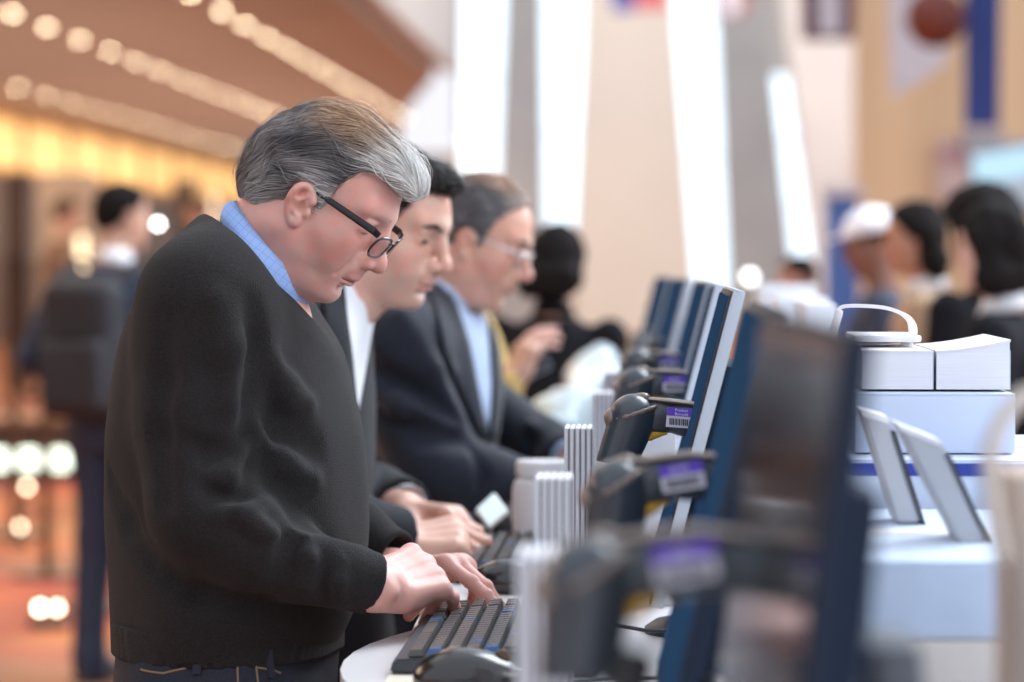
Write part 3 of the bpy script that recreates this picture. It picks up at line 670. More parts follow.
# ------------------------------------------------------------------ suits
def trace(s, px, py, Y):
    """the spot of a garment that shows at px, py, found from about depth Y"""
    d = W(px, py, 1.0) - np.array((0, 0, CAMZ)); n = np.linalg.norm(d); d = d / n; P = np.array((0, 0, CAMZ)) + d * (Y - .6) * n; best = None
    for _ in range(60):
        f = float(s.at(P[None])[0])
        if best is None or abs(f) < best[0]: best = (abs(f), P.copy())
        if f < .0004: break
        P = P + d * f * .8
        if P[1] > Y + .6: break
    P = best[1][None]
    for _ in range(3): P = P - s.grad(P) * s.at(P)[:, None]
    return P[0]
def strip(name, s, A, B, Y, lift, m, parent, rows=7, sub=4, thick=.003, cols=None):
    def dense(L):
        L = np.array(L, float); t = np.linspace(0, len(L) - 1, (len(L) - 1) * sub + 1); return np.stack([np.interp(t, range(len(L)), L[:, i]) for i in range(2)], 1)
    A, B = dense(A), dense(B); n = len(A); V = []
    for i in range(n):
        for j in range(rows):
            q = A[i] + (B[i] - A[i]) * j / (rows - 1); V.append(trace(s, q[0], q[1], Y))
    V = np.array(V); V = V + s.grad(V) * lift
    F = [(i * rows + j, (i + 1) * rows + j, (i + 1) * rows + j + 1, i * rows + j + 1) for i in range(n - 1) for j in range(rows - 1)]
    o = link_mesh(name, V, F, m, parent); md = o.modifiers.new('thick', 'SOLIDIFY'); md.thickness = thick; md.offset = 0; return o
def px_stack(s, rows, Y, p=2.2, k=.02, yaw=0):
    zs, cx, rx, ry = [], [], [], []
    for py, a, b, yy in reversed(rows):
        A, B = W(a, py, Y), W(b, py, Y); zs.append(A[2]); cx.append((A[0] + B[0]) / 2); rx.append((B[0] - A[0]) / 2); ry.append(yy)
    return s.stack(zs, cx, [Y] * len(zs), rx, ry, p=p, k=k, yaw=yaw)
def folds_on(s, L):
    for pts, r, k, sub in L:
        P = np.array([W(*q) for q in pts])
        for _ in range(5): P = P - s.grad(P) * np.clip(s.at(P), -.04, .04)[:, None]
        P = P + s.grad(P) * (r * .35 if sub else -r * .25); s.chain(P, [r * .3] + [r] * (len(pts) - 2) + [r * .3], k=k, sub=sub)
def trousers(root, cx, Y, m, shoe, hz=.92):
    s = Sdf(); s.stack([.82, .95, 1.05], [cx] * 3, [Y] * 3, [.12, .135, .125], [.165, .175, .16], k=.03)
    for d in (-1, 1): s.chain([(cx, Y + d * .09, .85), (cx + .02, Y + d * .1, .5), (cx - .02, Y + d * .1, .10), (cx - .02, Y + d * .1, .05)], [.09, .07, .06, .062], k=.03)
    s.disp = wave3(15, 26, .004); V, F = s.mesh(.011); link_mesh('trousers', V, F, m, root)
    for d in (-1, 1):
        b = Sdf(); c = offs(cx - .03, Y + d * .1, 0); b.chain([c + offs(0, 0, .05), c + offs(.12, 0, .035), c + offs(.2, 0, .03)], [.045, .04, .032], k=.02).box(c + offs(.085, 0, .012), (.14, .044, .012), rad=.008, k=.01)
        V, F = b.mesh(.008); link_mesh('shoe', V, F, shoe, root)
def simple_body(parts, Y, nb, chest, hips, arms, skin):
    s = Sdf(); s.cone(nb, chest, .042, .085, k=.03).cone(chest, hips, .09, .095, k=.04)
    for q in arms: s.cone(chest + offs(-.02, 0, .05), q[0], .05, .04, k=.03); s.chain(q, [.04, .030, .019], k=.02)
    for d in (-1, 1): s.chain([hips + offs(0, d * .07, -.03), (hips[0] + .02, hips[1] + d * .1, .5), (hips[0] - .02, hips[1] + d * .1, .08)], [.07, .045, .03], k=.03)
    v, f = s.mesh(.011); parts.append((v, f, skin))
SUIT = mat('black_suit_wool', (.014, .0145, .019), rough=.85, noise=(500, .2), bump=.25, bscale=600, sheen=.06, spec=.2)
NAVY = mat('navy_suit_wool', (.0105, .0135, .024), rough=.78, noise=(500, .2), bump=.25, bscale=600, sheen=.12, spec=.25)
WHITE_SHIRT = mat('white_shirt', (.80, .82, .88), rough=.75, noise=(40, .04), bump=.2, bscale=60)
SHOE = mat('black_leather', (.012, .012, .014), rough=.3)

def man_dark_hair():
    root = person_root('dark-haired man in a black suit and open white shirt, hands over the second keyboard', tuple(W(300, 265, 4.1)[:2]) + (0,))
    Y = 4.1; skin = (.74, .43, .33); sk = np.array(skin)
    M = head_matrix(380, 232, Y, math.radians(20), math.radians(-19), roll=math.radians(0), sc=.985)
    hs = head_sdf(fat=.1, old=0, nose=1.0); nb = W(343, 292, Y)
    hs.cone(inv(M, W(346, 300, Y)), (-.012, 0, -.035), .058, .052, k=.03)
    V, F = hs.mesh(.002); C = skin_cols(V, skin, cheek=.25, beard=.22); V = squat(V); parts = [(xf(M, V), F, C)]
    sh_n, sh_f = W(290, 345, 3.92), W(300, 340, 4.28); el_n, el_f = W(285, 520, 3.86), W(335, 490, 4.32)
    pn = W(392, 540, 3.93); pf = W(398, 505, 4.14)
    parts.append(hand_mesh(frame(pn, (.93, .30, .05), (.05, -.45, .9)), skin, h=.002, flex=dict(index=(24, 36, 20), middle=(28, 40, 22), ring=(34, 44, 24), little=(38, 44, 24)), side=1))
    parts.append(hand_mesh(frame(pf, (.86, -.38, -.10), (.1, .1, 1)), skin, h=.002, flex=dict(index=(18, 36, 20), middle=(24, 36, 20), ring=(28, 38, 20), little=(32, 40, 20)), side=-1))
    simple_body(parts, Y, nb, W(298, 380, Y), W(296, 560, Y), [(sh_n, el_n, pn), (sh_f, el_f, pf)], skin)
    j = join(parts); link_mesh('body', j[0], j[1], SKIN, root, cols=j[2])
    poly = [(-.13, -.045), (-.070, -.045), (-.040, -.032), (-.012, -.012), (-.016, .012), (-.010, .027), (.006, .031), (.020, .025), (.020, .006), (.030, .006), (.034, .024), (.044, .040), (.054, .060), (.064, .082), (.078, .094), (.10, .094), (.13, .10), (.14, .2), (-.15, .2)]
    hc = hair_cap(M, poly, None, thick=.010, extra=[((.058, 0, .096), (.032, .050, .024), .02)])
    g = wave3(5, 200, .002); hc.disp = lambda X, Y_, Z: g(X, Y_, Z)
    V, F = hc.mesh(.003); dk = np.array((.018, .015, .014)); hair = link_mesh('hair', xf(M, V), F, HCAP, root, cols=dk)
    def field(P): return np.concatenate([.9 + 0 * P[:, :1], P[:, 1:2] * 2, .55 + 0 * P[:, :1]], 1) * np.where(P[:, :1] > .03, 1, -.6)
    v1 = strands(hc, seeds_on(V, V[:, 2] > .0, 3000), field, n=7, step=.0038, lift=.006, rad=.0006, colf=lambda P, rr: dk * rr.uniform(.6, 2.4, (len(P), 1)), seed=8, wob=.8)
    link_mesh('hair_strand_layer', xf(M, v1[0]), v1[1], HAIR, hair, cols=v1[2])
    for d in (-1, 1):
        bs = Sdf(); bs.chain([(.0985, d * .013, .036), (.095, d * .030, .042), (.080, d * .049, .037)], [.0024, .0030, .0016], k=.003)
        Vb, Fb = bs.mesh(.0018); link_mesh('eyebrow', xf(M, Vb), Fb, mat('dark_brow', (.02, .015, .012), rough=.8), root)
        e = Sdf(); e.ell((.0862, d * .031, .0165), (.0036, .0100, .0022), k=.002); Ve, Fe = e.mesh(.0015); link_mesh('eyelashes', xf(M, Ve), Fe, mat('dark_lash', (.025, .018, .016), rough=.5), root)
    jk = Sdf(); px_stack(jk, [(292, 262, 356, .07), (315, 240, 366, .15), (345, 228, 372, .19), (400, 222, 378, .205), (470, 222, 374, .20), (540, 226, 366, .19), (600, 226, 362, .19), (650, 226, 362, .19)], Y)
    jk.chain([W(318, 318, 4.0), sh_n], [.06, .072], k=.05); jk.chain([W(318, 318, 4.2), sh_f], [.06, .072], k=.05)
    cn, cf = W(400, 540, 3.925), W(406, 505, 4.145)
    jk.chain([sh_n, el_n, W(345, 533, 3.87), cn], [.075, .062, .050, .040], k=.02, k0=.04); jk.chain([sh_f, el_f, W(375, 495, 4.25), cf], [.075, .058, .048, .040], k=.02, k0=.04)
    cuff_cut(jk, cn, cn - W(345, 533, 3.87)); cuff_cut(jk, cf, cf - W(375, 495, 4.25))
    jk.cone(W(345, 300, Y), W(372, 246, Y), .050, .085, k=.006, sub=True)
    w = wave3(31, 20, .006); jk.disp = lambda X, Y_, Z: w(X, Y_, Z)
    V, F = jk.mesh(.0055); jacket = link_mesh('suit_jacket', V, F, SUIT, root)
    strip('shirt', jk, [(343, 276), (345, 300), (347, 330), (350, 370), (354, 410)], [(377, 292), (376, 306), (370, 335), (364, 370), (357, 410)], 3.95, .002, WHITE_SHIRT, root, thick=.002)
    collar_band('shirt_collar', W(322, 262, Y), W(368, 287, Y), W(312, 283, Y), W(366, 312, Y), .058, Y, WHITE_SHIRT, root, out=.014, open_ang=8, yaw=-.3)
    strip('lapel', jk, [(322, 290), (322, 320), (326, 350), (340, 400), (352, 425)], [(340, 284), (344, 320), (348, 350), (353, 395), (356, 425)], 3.95, .005, SUIT, jacket)
    for q, d in ((cn, cn - W(345, 533, 3.87)), (cf, cf - W(375, 495, 4.25))):
        d = d / np.linalg.norm(d); c = Sdf(); c.cone(q - d * .03, q + d * .006, .0325, .0315, k=.003); cuff_cut(c, q + d * .012, d); V, F = c.mesh(.004); link_mesh('shirt_cuff', V, F, WHITE_SHIRT, root)
    trousers(root, W(298, 600, Y)[0], Y, SUIT, SHOE); finish(root); return root

def man_glasses():
    root = person_root('balding man in a navy suit and thin wire glasses, third man along the counter', tuple(W(425, 265, 4.95)[:2]) + (0,))
    Y = 4.95; skin = (.72, .39, .29)
    M = head_matrix(470, 243, Y, math.radians(24), math.radians(-8), sc=1.0)
    hs = head_sdf(fat=.5, old=1, nose=1.05)
    hs.cone(inv(M, W(436, 308, Y)), (-.012, 0, -.035), .062, .056, k=.03)
    V, F = hs.mesh(.0025); C = skin_cols(V, skin, cheek=.45, beard=.12); V = squat(V, .93)
    parts = [(xf(M, V), F, C)]
    sh_n, sh_f = W(398, 350, 4.74), W(405, 345, 5.14); el_n, el_f = W(432, 470, 4.70), W(505, 430, 5.20)
    pn = W(548, 492, 4.78); pf = W(575, 462, 5.05)
    parts.append(hand_mesh(frame(pn, (.95, .25, -.05), (.05, -.3, .95)), skin, h=.003, flex=dict(index=(24, 36, 20), middle=(28, 40, 22), ring=(34, 44, 24), little=(38, 44, 24)), side=1))
    parts.append(hand_mesh(frame(pf, (.9, -.3, -.15), (.1, .1, 1)), skin, h=.003, flex=dict(index=(18, 36, 20), middle=(24, 36, 20), ring=(28, 38, 20), little=(32, 40, 20)), side=-1))
    simple_body(parts, Y, W(436, 310, Y), W(420, 390, Y), W(412, 520, Y), [(sh_n, el_n, pn), (sh_f, el_f, pf)], skin)
    j = join(parts); link_mesh('body', j[0], j[1], SKIN, root, cols=j[2])
    poly = [(-.13, -.048), (-.075, -.048), (-.040, -.034), (-.012, -.012), (-.016, .012), (-.010, .027), (.006, .031), (.020, .025), (.020, .002), (.030, .004), (.036, .030), (.042, .060), (.052, .080), (.075, .105), (.10, .112), (.14, .2), (-.15, .2)]
    hc = hair_cap(M, poly, None, thick=.007)
    g = wave3(5, 200, .0015); hc.disp = lambda X, Y_, Z: g(X, Y_, Z)
    def col(P, rr=None):
        z = P[:, 2:3]; t = np.clip((z - .095) / .03, 0, 1); c = np.array((.15, .145, .15)) * (1 - t) + np.array((.42, .26, .18)) * t
        f = np.clip((P[:, :1] - .04) / .04, 0, 1) * .7; c = c * (1 - f) + np.array((.50, .42, .37)) * f
        return c * (rr.uniform(.7, 1.5, (len(P), 1)) if rr is not None else 1)
    V, F = hc.mesh(.003); hair = link_mesh('hair', xf(M, V), F, HCAP, root, cols=col(V))
    v1 = strands(hc, seeds_on(V, V[:, 2] > -.05, 2600), lambda P: np.concatenate([-1 + 0 * P[:, :1], 0 * P[:, :1], -.5 - 6 * np.clip(-P[:, :1] - .02, 0, 1) + 0 * P[:, :1]], 1), n=8, step=.004, lift=.003, rad=.0006, colf=col, seed=8, wob=.5)
    link_mesh('hair_strand_layer', xf(M, v1[0]), v1[1], HAIR, hair, cols=v1[2])
    for d in (-1, 1):
        bs = Sdf(); bs.chain([(.0985, d * .013, .038), (.095, d * .030, .042), (.080, d * .047, .039)], [.003, .0034, .0018], k=.004)
        Vb, Fb = bs.mesh(.002); link_mesh('eyebrow', xf(M, Vb), Fb, mat('greyish_brow', (.20, .16, .14), rough=.8), root)
    glasses(root, M, ('silver', (.75, .75, .78), 1), ('silver', (.75, .75, .78), 1), thick=.0011, armt=.0018, armz=.022, x0=.106, z0=.010, hh=.033)
    jk = Sdf(); px_stack(jk, [(300, 392, 470, .07), (322, 366, 484, .15), (345, 356, 494, .19), (400, 350, 503, .205), (450, 350, 500, .20), (500, 352, 474, .19), (590, 354, 468, .19)], Y)
    jk.chain([W(425, 325, 4.85), sh_n], [.06, .075], k=.05); jk.chain([W(425, 325, 5.05), sh_f], [.06, .075], k=.05)
    cn, cf = W(540, 490, 4.775), W(568, 459, 5.06)
    jk.chain([sh_n, el_n, W(490, 488, 4.72), cn], [.085, .070, .056, .046], k=.02, k0=.05); jk.chain([sh_f, el_f, W(540, 446, 5.14), cf], [.078, .060, .052, .044], k=.02, k0=.04)
    cuff_cut(jk, cn, cn - W(490, 488, 4.72)); cuff_cut(jk, cf, cf - W(540, 446, 5.14))
    jk.cone(W(440, 312, Y), W(452, 250, Y), .054, .095, k=.006, sub=True)
    folds_on(jk, [([(372, 350, 4.7), (400, 385, 4.66), (450, 420, 4.68)], .014, .03, True), ([(366, 380, 4.7), (400, 412, 4.66), (448, 436, 4.68)], .014, .03, False), ([(385, 400, 4.7), (420, 432, 4.64), (462, 446, 4.68)], .012, .03, True),
        ([(440, 350, 4.76), (458, 390, 4.75), (470, 430, 4.76)], .010, .03, True), ([(400, 330, 4.7), (430, 370, 4.68), (455, 420, 4.7)], .010, .03, False), ([(470, 455, 4.68), (480, 480, 4.68), (470, 510, 4.68)], .009, .02, True), ([(520, 425, 5.1), (530, 445, 5.08), (528, 470, 5.08)], .009, .02, True), ([(505, 400, 5.1), (530, 425, 5.1), (556, 440, 5.1)], .008, .02, False)])
    w = wave3(41, 20, .006); jk.disp = lambda X, Y_, Z: w(X, Y_, Z)
    V, F = jk.mesh(.0062); jacket = link_mesh('suit_jacket', V, F, NAVY, root)
    blue = mat('pale_blue_shirt', (.40, .49, .68), rough=.75, noise=(40, .05), bump=.2, bscale=60)
    strip('shirt', jk, [(446, 290), (456, 318), (468, 350), (476, 385), (483, 425)], [(486, 300), (486, 325), (488, 350), (490, 385), (488, 430)], 4.75, .002, blue, root, thick=.002)
    collar_band('shirt_collar', W(421, 265, Y), W(476, 297, Y), W(411, 284, Y), W(474, 320, Y), .064, Y, blue, root, out=.014, open_ang=8, yaw=-.12)
    strip('lapel', jk, [(424, 282), (434, 310), (440, 350), (458, 392), (482, 440)], [(442, 280), (456, 312), (467, 345), (475, 385), (486, 440)], 4.75, .006, NAVY, jacket)
    strip('lapel', jk, [(486, 312), (488, 345), (491, 385), (488, 440)], [(497, 322), (501, 350), (501, 390), (494, 440)], 4.8, .006, NAVY, jacket)
    for q, d in ((cn, cn - W(490, 488, 4.72)), (cf, cf - W(540, 446, 5.14))):
        d = d / np.linalg.norm(d); c = Sdf(); c.cone(q - d * .03, q + d * .006, .036, .035, k=.003); cuff_cut(c, q + d * .012, d); V, F = c.mesh(.005); link_mesh('shirt_cuff', V, F, blue, root)
    trousers(root, W(415, 600, Y)[0], Y, NAVY, SHOE); finish(root); return root

# ------------------------------------------------------------------ people farther off
def far_person(label, loc, facing, top, hair, skin=(.62, .36, .27), height=1.75, bottom=None, long_hair=0, collar=None, cap=None, arm='down', group=None, h=.009, pitch=.1, headyaw=0.0, big_hair=0.0, fat=0.0, lean=0.0, grey=False, hand_to=None, topname='jacket'):
    root = person_root(label, loc, group=group); root.rotation_euler = (0, 0, facing); k = height / 1.75
    hx = .02 + lean; M = np.eye(4); M[:3, :3] = np.array((Matrix.Rotation(headyaw, 3, 'Z') @ Matrix.Rotation(pitch, 3, 'Y')).to_3x3()); M[:3, 3] = (hx + .01, 0, 1.615)
    hs = head_sdf(); hs.cone(inv(M, (hx - .02, 0, 1.46)), (-.012, 0, -.03), .056, .052, k=.03); V, F = hs.mesh(.0045)
    parts = [(xf(M, V), F, skin_cols(V, skin, cheek=.2))]
    arms = []
    for d in (-1, 1):
        sh = offs(-.005 + lean * .8, d * .185, 1.39)
        if arm == 'down': q = (sh, offs(-.02, d * .24, 1.12), offs(.06, d * .24, .88))
        elif arm == 'hips': q = (sh, offs(-.08, d * .30, 1.13), offs(.10, d * .22, 1.02))
        else: q = (sh, offs(.02, d * .23, 1.12), offs(.27, d * .15, 1.12 if d > 0 else 1.14))
        if hand_to is not None and d == -1: q = (sh, offs(.05, -.24, 1.12), np.array(hand_to, float))
        arms.append(q); dr = q[2] - q[1]
        parts.append(hand_mesh(frame(q[2], dr, (0, d, .2) if arm == 'down' else (0, 0, 1)), skin, h=.0045, flex=dict(index=(15, 20, 12), middle=(18, 24, 14), ring=(22, 26, 16), little=(26, 28, 18)), side=1 if d < 0 else -1))
    s = Sdf(); s.cone((hx - .02, 0, 1.46), (lean * .7, 0, 1.33), .045, .085, k=.03).cone((lean * .7, 0, 1.33), (0, 0, .98), .09, .095, k=.04)
    for q in arms: s.chain(q, [.038, .030, .02], k=.02)
    for d in (-1, 1): s.chain([(0, d * .08, .95), (.02, d * .1, .5), (-.02, d * .1, .08)], [.07, .045, .03], k=.03)
    v, f = s.mesh(.014); parts.append((v, f, skin)); j = join(parts); link_mesh('body', j[0], j[1], SKIN, root, cols=j[2])
    poly = [(-.16, -.05), (-.075, -.05), (-.040, -.034), (-.012, -.012), (-.016, .012), (-.010, .027), (.006, .031), (.020, .025), (.020, .004), (.030, .006), (.036, .030), (.05, .062), (.070, .085), (.095, .09), (.14, .2), (-.16, .2)]
    if long_hair: poly = [(-.16, -.3), (.0, -.3), (.022, -.10), (.026, .0), (.036, .04), (.055, .065), (.072, .085), (.095, .09), (.14, .2), (-.16, .2)]
    hc = Sdf(); t = .010 + big_hair; hc.ell((-.001, 0, .047), (.087 + t, .0735 + t, .075 + t), k=.01).ell((.028, 0, .044), (.064 + t, .064 + t, .058 + t), k=.02).ell((-.045, 0, .0), (.038 + t, .050 + t, .045 + t), k=.03)
    if long_hair:
        for d in (-1, 0, 1): hc.chain([(-.03, d * .055, .02), (-.045, d * .06, -.08), (-.05, d * .055, -.08 - long_hair)], [.045, .042, .025], k=.03)
    hc.region(poly2d(poly), k=.01); g = wave3(5, 120, .0022); hc.disp = lambda X, Y_, Z: g(X, Y_, Z)
    V, F = hc.mesh(.005); link_mesh('hair', xf(M, V), F, HCAP, root, cols=np.array(hair))
    if cap:
        b = Sdf(); b.ell((.0, 0, .062), (.102, .088, .082), k=.01).box((.115, 0, .062), (.045, .07, .005), rad=.004, k=.02); b.region(lambda X, Y_, Z: .045 - Z + 0 * X + 0 * Y_, k=.004)
        V, F = b.mesh(.005); link_mesh('cap', xf(M, V), F, cap, root)
    s = Sdf(); s.stack([.86, .95, 1.08, 1.22, 1.34, 1.41, 1.455], [0, 0, 0, lean * .3, lean * .7, lean * .8, hx - .02], [0] * 7, [.125, .125, .115 + fat, .125 + fat * .6, .12, .09, .062], [.175, .175, .16 + fat, .18, .195, .15, .066], k=.02)
    for q in arms: s.chain(q[:2] + (q[2] - (q[2] - q[1]) * .06,), [.062, .050, .036], k=.02, k0=.04)
    s.cone((hx - .02, 0, 1.43), (hx + .02, 0, 1.56), .048, .07, k=.006, sub=True); s.disp = wave3(17, 18, .006)
    V, F = s.mesh(h); link_mesh(topname, V, F, top, root)
    if collar:
        V = []; n = 28
        for i in range(n + 1):
            a = -math.pi + .3 + (2 * math.pi - .6) * i / n
            for jj, (r, z) in enumerate(((.052, 1.515), (.060, 1.49), (.070, 1.462))): V.append((hx - .018 + -r * math.cos(a) * 1.05, r * math.sin(a), z - .035 * (1 - math.cos(a)) * .5 * .6))
        Fc = [(i * 3 + q, (i + 1) * 3 + q, (i + 1) * 3 + q + 1, i * 3 + q + 1) for i in range(n) for q in range(2)]
        o = link_mesh('collar', V, Fc, collar, root); md = o.modifiers.new('thick', 'SOLIDIFY'); md.thickness = .003
    s = Sdf(); s.stack([.82, .92, 1.0], [0] * 3, [0] * 3, [.11, .12, .11], [.16, .17, .155], k=.03)
    for d in (-1, 1): s.chain([(0, d * .085, .86), (.02, d * .1, .5), (-.02, d * .1, .10), (-.02, d * .1, .05)], [.088, .066, .056, .058], k=.03)
    s.disp = wave3(15, 26, .004); V, F = s.mesh(.011); link_mesh('trousers', V, F, bottom or SUIT, root)
    for d in (-1, 1):
        b = Sdf(); c = offs(-.03, d * .1, 0); b.chain([c + offs(0, 0, .05), c + offs(.12, 0, .035), c + offs(.2, 0, .03)], [.045, .04, .032], k=.02).box(c + offs(.085, 0, .012), (.14, .044, .012), rad=.008, k=.01)
        V, F = b.mesh(.009); link_mesh('shoe', V, F, SHOE, root)
    root.scale = (k, k, k); return root, M
# ------------------------------------------------------------------ the hall (structure)
def struct(o): return tag(o, kind='structure')
def carpet():
    m = bpy.data.materials.new('patterned_carpet'); m.use_nodes = True; nt = m.node_tree; b = nt.nodes['Principled BSDF']; b.inputs['Roughness'].default_value = .8
    t = nt.nodes.new('ShaderNodeTexCoord'); N = nt.nodes.new
    v = N('ShaderNodeTexVoronoi'); v.inputs['Scale'].default_value = .8; nt.links.new(t.outputs['Object'], v.inputs['Vector'])
    w = N('ShaderNodeTexWave'); w.inputs['Scale'].default_value = .35; w.inputs['Distortion'].default_value = 5; nt.links.new(t.outputs['Object'], w.inputs[0])
    n = N('ShaderNodeTexNoise'); n.inputs['Scale'].default_value = .55; n.inputs['Detail'].default_value = 3; nt.links.new(t.outputs['Object'], n.inputs[0])
    r = N('ShaderNodeValToRGB'); e = r.color_ramp.elements; e[0].position = .30; e[0].color = (.30, .035, .03, 1); e[1].position = .74; e[1].color = (.38, .21, .06, 1)
    x = e.new(.44); x.color = (.46, .10, .035, 1); x = e.new(.56); x.color = (.26, .16, .075, 1)
    nt.links.new(n.outputs['Fac'], r.inputs[0])
    r2 = N('ShaderNodeValToRGB'); r2.color_ramp.interpolation = 'CONSTANT'; e = r2.color_ramp.elements; e[0].color = (.5, .17, .045, 1); e[1].position = .5; e[1].color = (.30, .045, .04, 1)
    nt.links.new(v.outputs['Color'], r2.inputs[0])
    mx = N('ShaderNodeMixRGB'); mx.inputs[0].default_value = .4; nt.links.new(r.outputs[0], mx.inputs[1]); nt.links.new(r2.outputs[0], mx.inputs[2])
    m2 = N('ShaderNodeMixRGB'); m2.blend_type = 'MULTIPLY'; m2.inputs[0].default_value = .35; nt.links.new(mx.outputs[0], m2.inputs[1]); nt.links.new(w.outputs['Color'], m2.inputs[2])
    nt.links.new(m2.outputs[0], b.inputs['Base Color']); return m
struct(MB().box((-2, 55, -.05), (34, 140, .1)).build('floor', carpet(), smooth=False))
tan = mat('ceiling_tan', (.40, .29, .225), rough=.8, noise=(.3, .1))
CZ = 4.55; CX1 = -3.65
struct(MB().prism([(-13.2, 2), (CX1, 2), (CX1, 46), (-5.0, 56), (-8.5, 90), (-8.5, 142), (-13.2, 142)], CZ, CZ + .3).build('ceiling', tan, smooth=False))
cream = mat('atrium_cream', (.50, .45, .40), rough=.8, noise=(.4, .08))
pale = mat('pale_fascia', (.66, .62, .58), rough=.8, noise=(.5, .12))
struct(MB().box((CX1 + .1, 26, CZ + 4.2), (.25, 44, 8.0)).build('wall_left_upper', pale, smooth=False))
struct(MB().box((-13.1, 72, 1.6), (.3, 140, 3.4)).build('wall_left', mat('walnut_panelling', (.10, .055, .03), rough=.5, noise=(1.2, .35), stretch=(1, 1, .2)), smooth=False))
struct(MB().box((-13.16, 72, 4.0), (.3, 140, 1.6)).build('wall_left_frieze', mat('amber_recess', (.7, .42, .16), rough=.7, noise=(.8, .1)), smooth=False))
amber = mat('amber_light_panel', (.9, .6, .25), emit=(1.0, .60, .22), es=.85)
d = 46
i = 0
while d < 128:
    p = thing('light_panel', 'amber lit wall panel under the low ceiling, %s along the glowing band' % ['first', 'second', 'third', 'fourth', 'fifth', 'sixth', 'seventh', 'eighth', 'ninth', 'tenth', 'eleventh', 'twelfth', 'thirteenth', 'fourteenth', 'fifteenth', 'sixteenth', 'seventeenth', 'eighteenth', 'nineteenth', 'twentieth'][i], 'light panel', (-12.93, d, 3.92), 0, 'amber panels along the left wall')
    MB().box((0, 0, 0), (.05, 4.1, .92), bev=.02).build('diffuser', amber, p, smooth=False)
    MB().box((.0, 2.25, 0), (.14, .26, 1.1)).build('mullion', mat('amber_mullion', (.45, .24, .08), rough=.6), p, smooth=False)
    d += 4.5; i += 1
struct(MB().box((-8, 141, 3), (12, .4, 8)).build('wall_left_end', mat('distant_tan_wall', (.5, .36, .26), rough=.8, noise=(.2, .2)), smooth=False))
# ceiling lamps, one row after another
lampm = mat('downlight_glow', (1, .9, .7), emit=(1.0, .82, .55), es=42.0)
ringm = mat('downlight_ring', (.75, .68, .6), rough=.4)
def lamp_rows():
    proto = None
    rows = [(W(12, 12, 40)[0] / (W(12, 12, 40)[2] - CAMZ), [12, 47, 80, 110, 136, 160, 182, 202, 220, 236, 250, 262, 273], 'second'), (W(18, 87, 40)[0] / (W(18, 87, 40)[2] - CAMZ), [18, 47, 73, 97, 119, 140, 159, 177, 193, 208, 222, 235, 247], 'lowest'),
            (W(222, 10, 40)[0] / (W(222, 10, 40)[2] - CAMZ), [190, 222, 245, 267, 287, 305, 321, 336, 350, 363, 375, 386, 396, 405], 'steepest')]
    for ratio, xs, nm in rows:
        X = ratio * (CZ - CAMZ)
        for k, px in enumerate(xs):
            order = ['first', 'second', 'third', 'fourth', 'fifth', 'sixth', 'seventh', 'eighth', 'ninth', 'tenth', 'eleventh', 'twelfth', 'thirteenth', 'fourteenth'][k]
            # depth where a point at this X shows at px on the horizon row
            lo, hi = 5.0, 300.0
            for _ in range(40):
                mid = (lo + hi) / 2
                r = Vector((X, mid, CZ - CAMZ)); pp = 512 + FPX * r.dot(RIGHT) / r.dot(fwd)
                if pp < px: lo = mid
                else: hi = mid
            if proto is None:
                t = thing('ceiling_light', '', 'ceiling light', (X, lo, CZ - .02)); proto = t
                MB().lathe([(.062, 0), (.085, 0), (.09, .012), (.062, .02)], n=20).build('trim_ring', ringm, t)
                MB().lathe([(.001, -.006), (.045, -.004), (.062, .004)], n=20).build('diffuser', lampm, t)
            else: t = copy_tree(proto); t.location = (X, lo, CZ - .02)
            tag(t, 'warm downlight on the brown ceiling, %s from the left in the %s row' % (order, {'second': 'middle', 'lowest': 'lowest', 'steepest': 'topmost'}[nm]), 'ceiling light', 'downlights in the %s row' % nm)
lamp_rows()
# ------------------------------------------------------------------ the bright end wall with leaning columns and strip windows
BY = 62.0
struct(MB().box((5.4, BY + 2.5, 8), (20, .5, 17)).build('wall_back', cream, smooth=False))
def slab(poly, Y, depth, name, m, parent=None):
    P = [W(x, y, Y) for x, y in poly]; b = MB(); b.hexa([tuple(p) for p in (P[3], P[2])] + [tuple(P[2] + offs(0, depth, 0)), tuple(P[3] + offs(0, depth, 0))] + [tuple(P[0]), tuple(P[1]), tuple(P[1] + offs(0, depth, 0)), tuple(P[0] + offs(0, depth, 0))])
    return b.build(name, m, parent, smooth=False)
day = mat('daylight_glass', (.8, .9, 1), emit=(.72, .90, 1.0), es=1.35)
frm = mat('window_mullion', (.55, .6, .66), rough=.5)
for n, poly in enumerate([[(464, -120), (509, -120), (497, 178), (462, 178)], [(540, -120), (590, -120), (572, 262), (545, 262)], [(664, -120), (710, -120), (728, 300), (697, 300)], [(752, 75), (786, 75), (814, 272), (778, 272)]]):
    w = struct(slab(poly, BY - .2 + .02 * n, .12, 'window_%d' % (n + 1), day))
    x0, y0 = poly[0]; x1, y1 = poly[1]; x2, y2 = poly[2]; x3, y3 = poly[3]
    for t in (.33, .66): slab([(x0 + (x3 - x0) * t, y0 + (y3 - y0) * t - .8), (x1 + (x2 - x1) * t, y1 + (y2 - y1) * t - .8), (x1 + (x2 - x1) * t, y1 + (y2 - y1) * t + .8), (x0 + (x3 - x0) * t, y0 + (y3 - y0) * t + .8)], BY - .35, .1, 'window_frame', frm, w)
grey = mat('grey_column_cladding', (.36, .35, .34), rough=.7, noise=(.8, .15)); beige = mat('beige_panel', (.80, .71, .60), rough=.8, noise=(.3, .06))
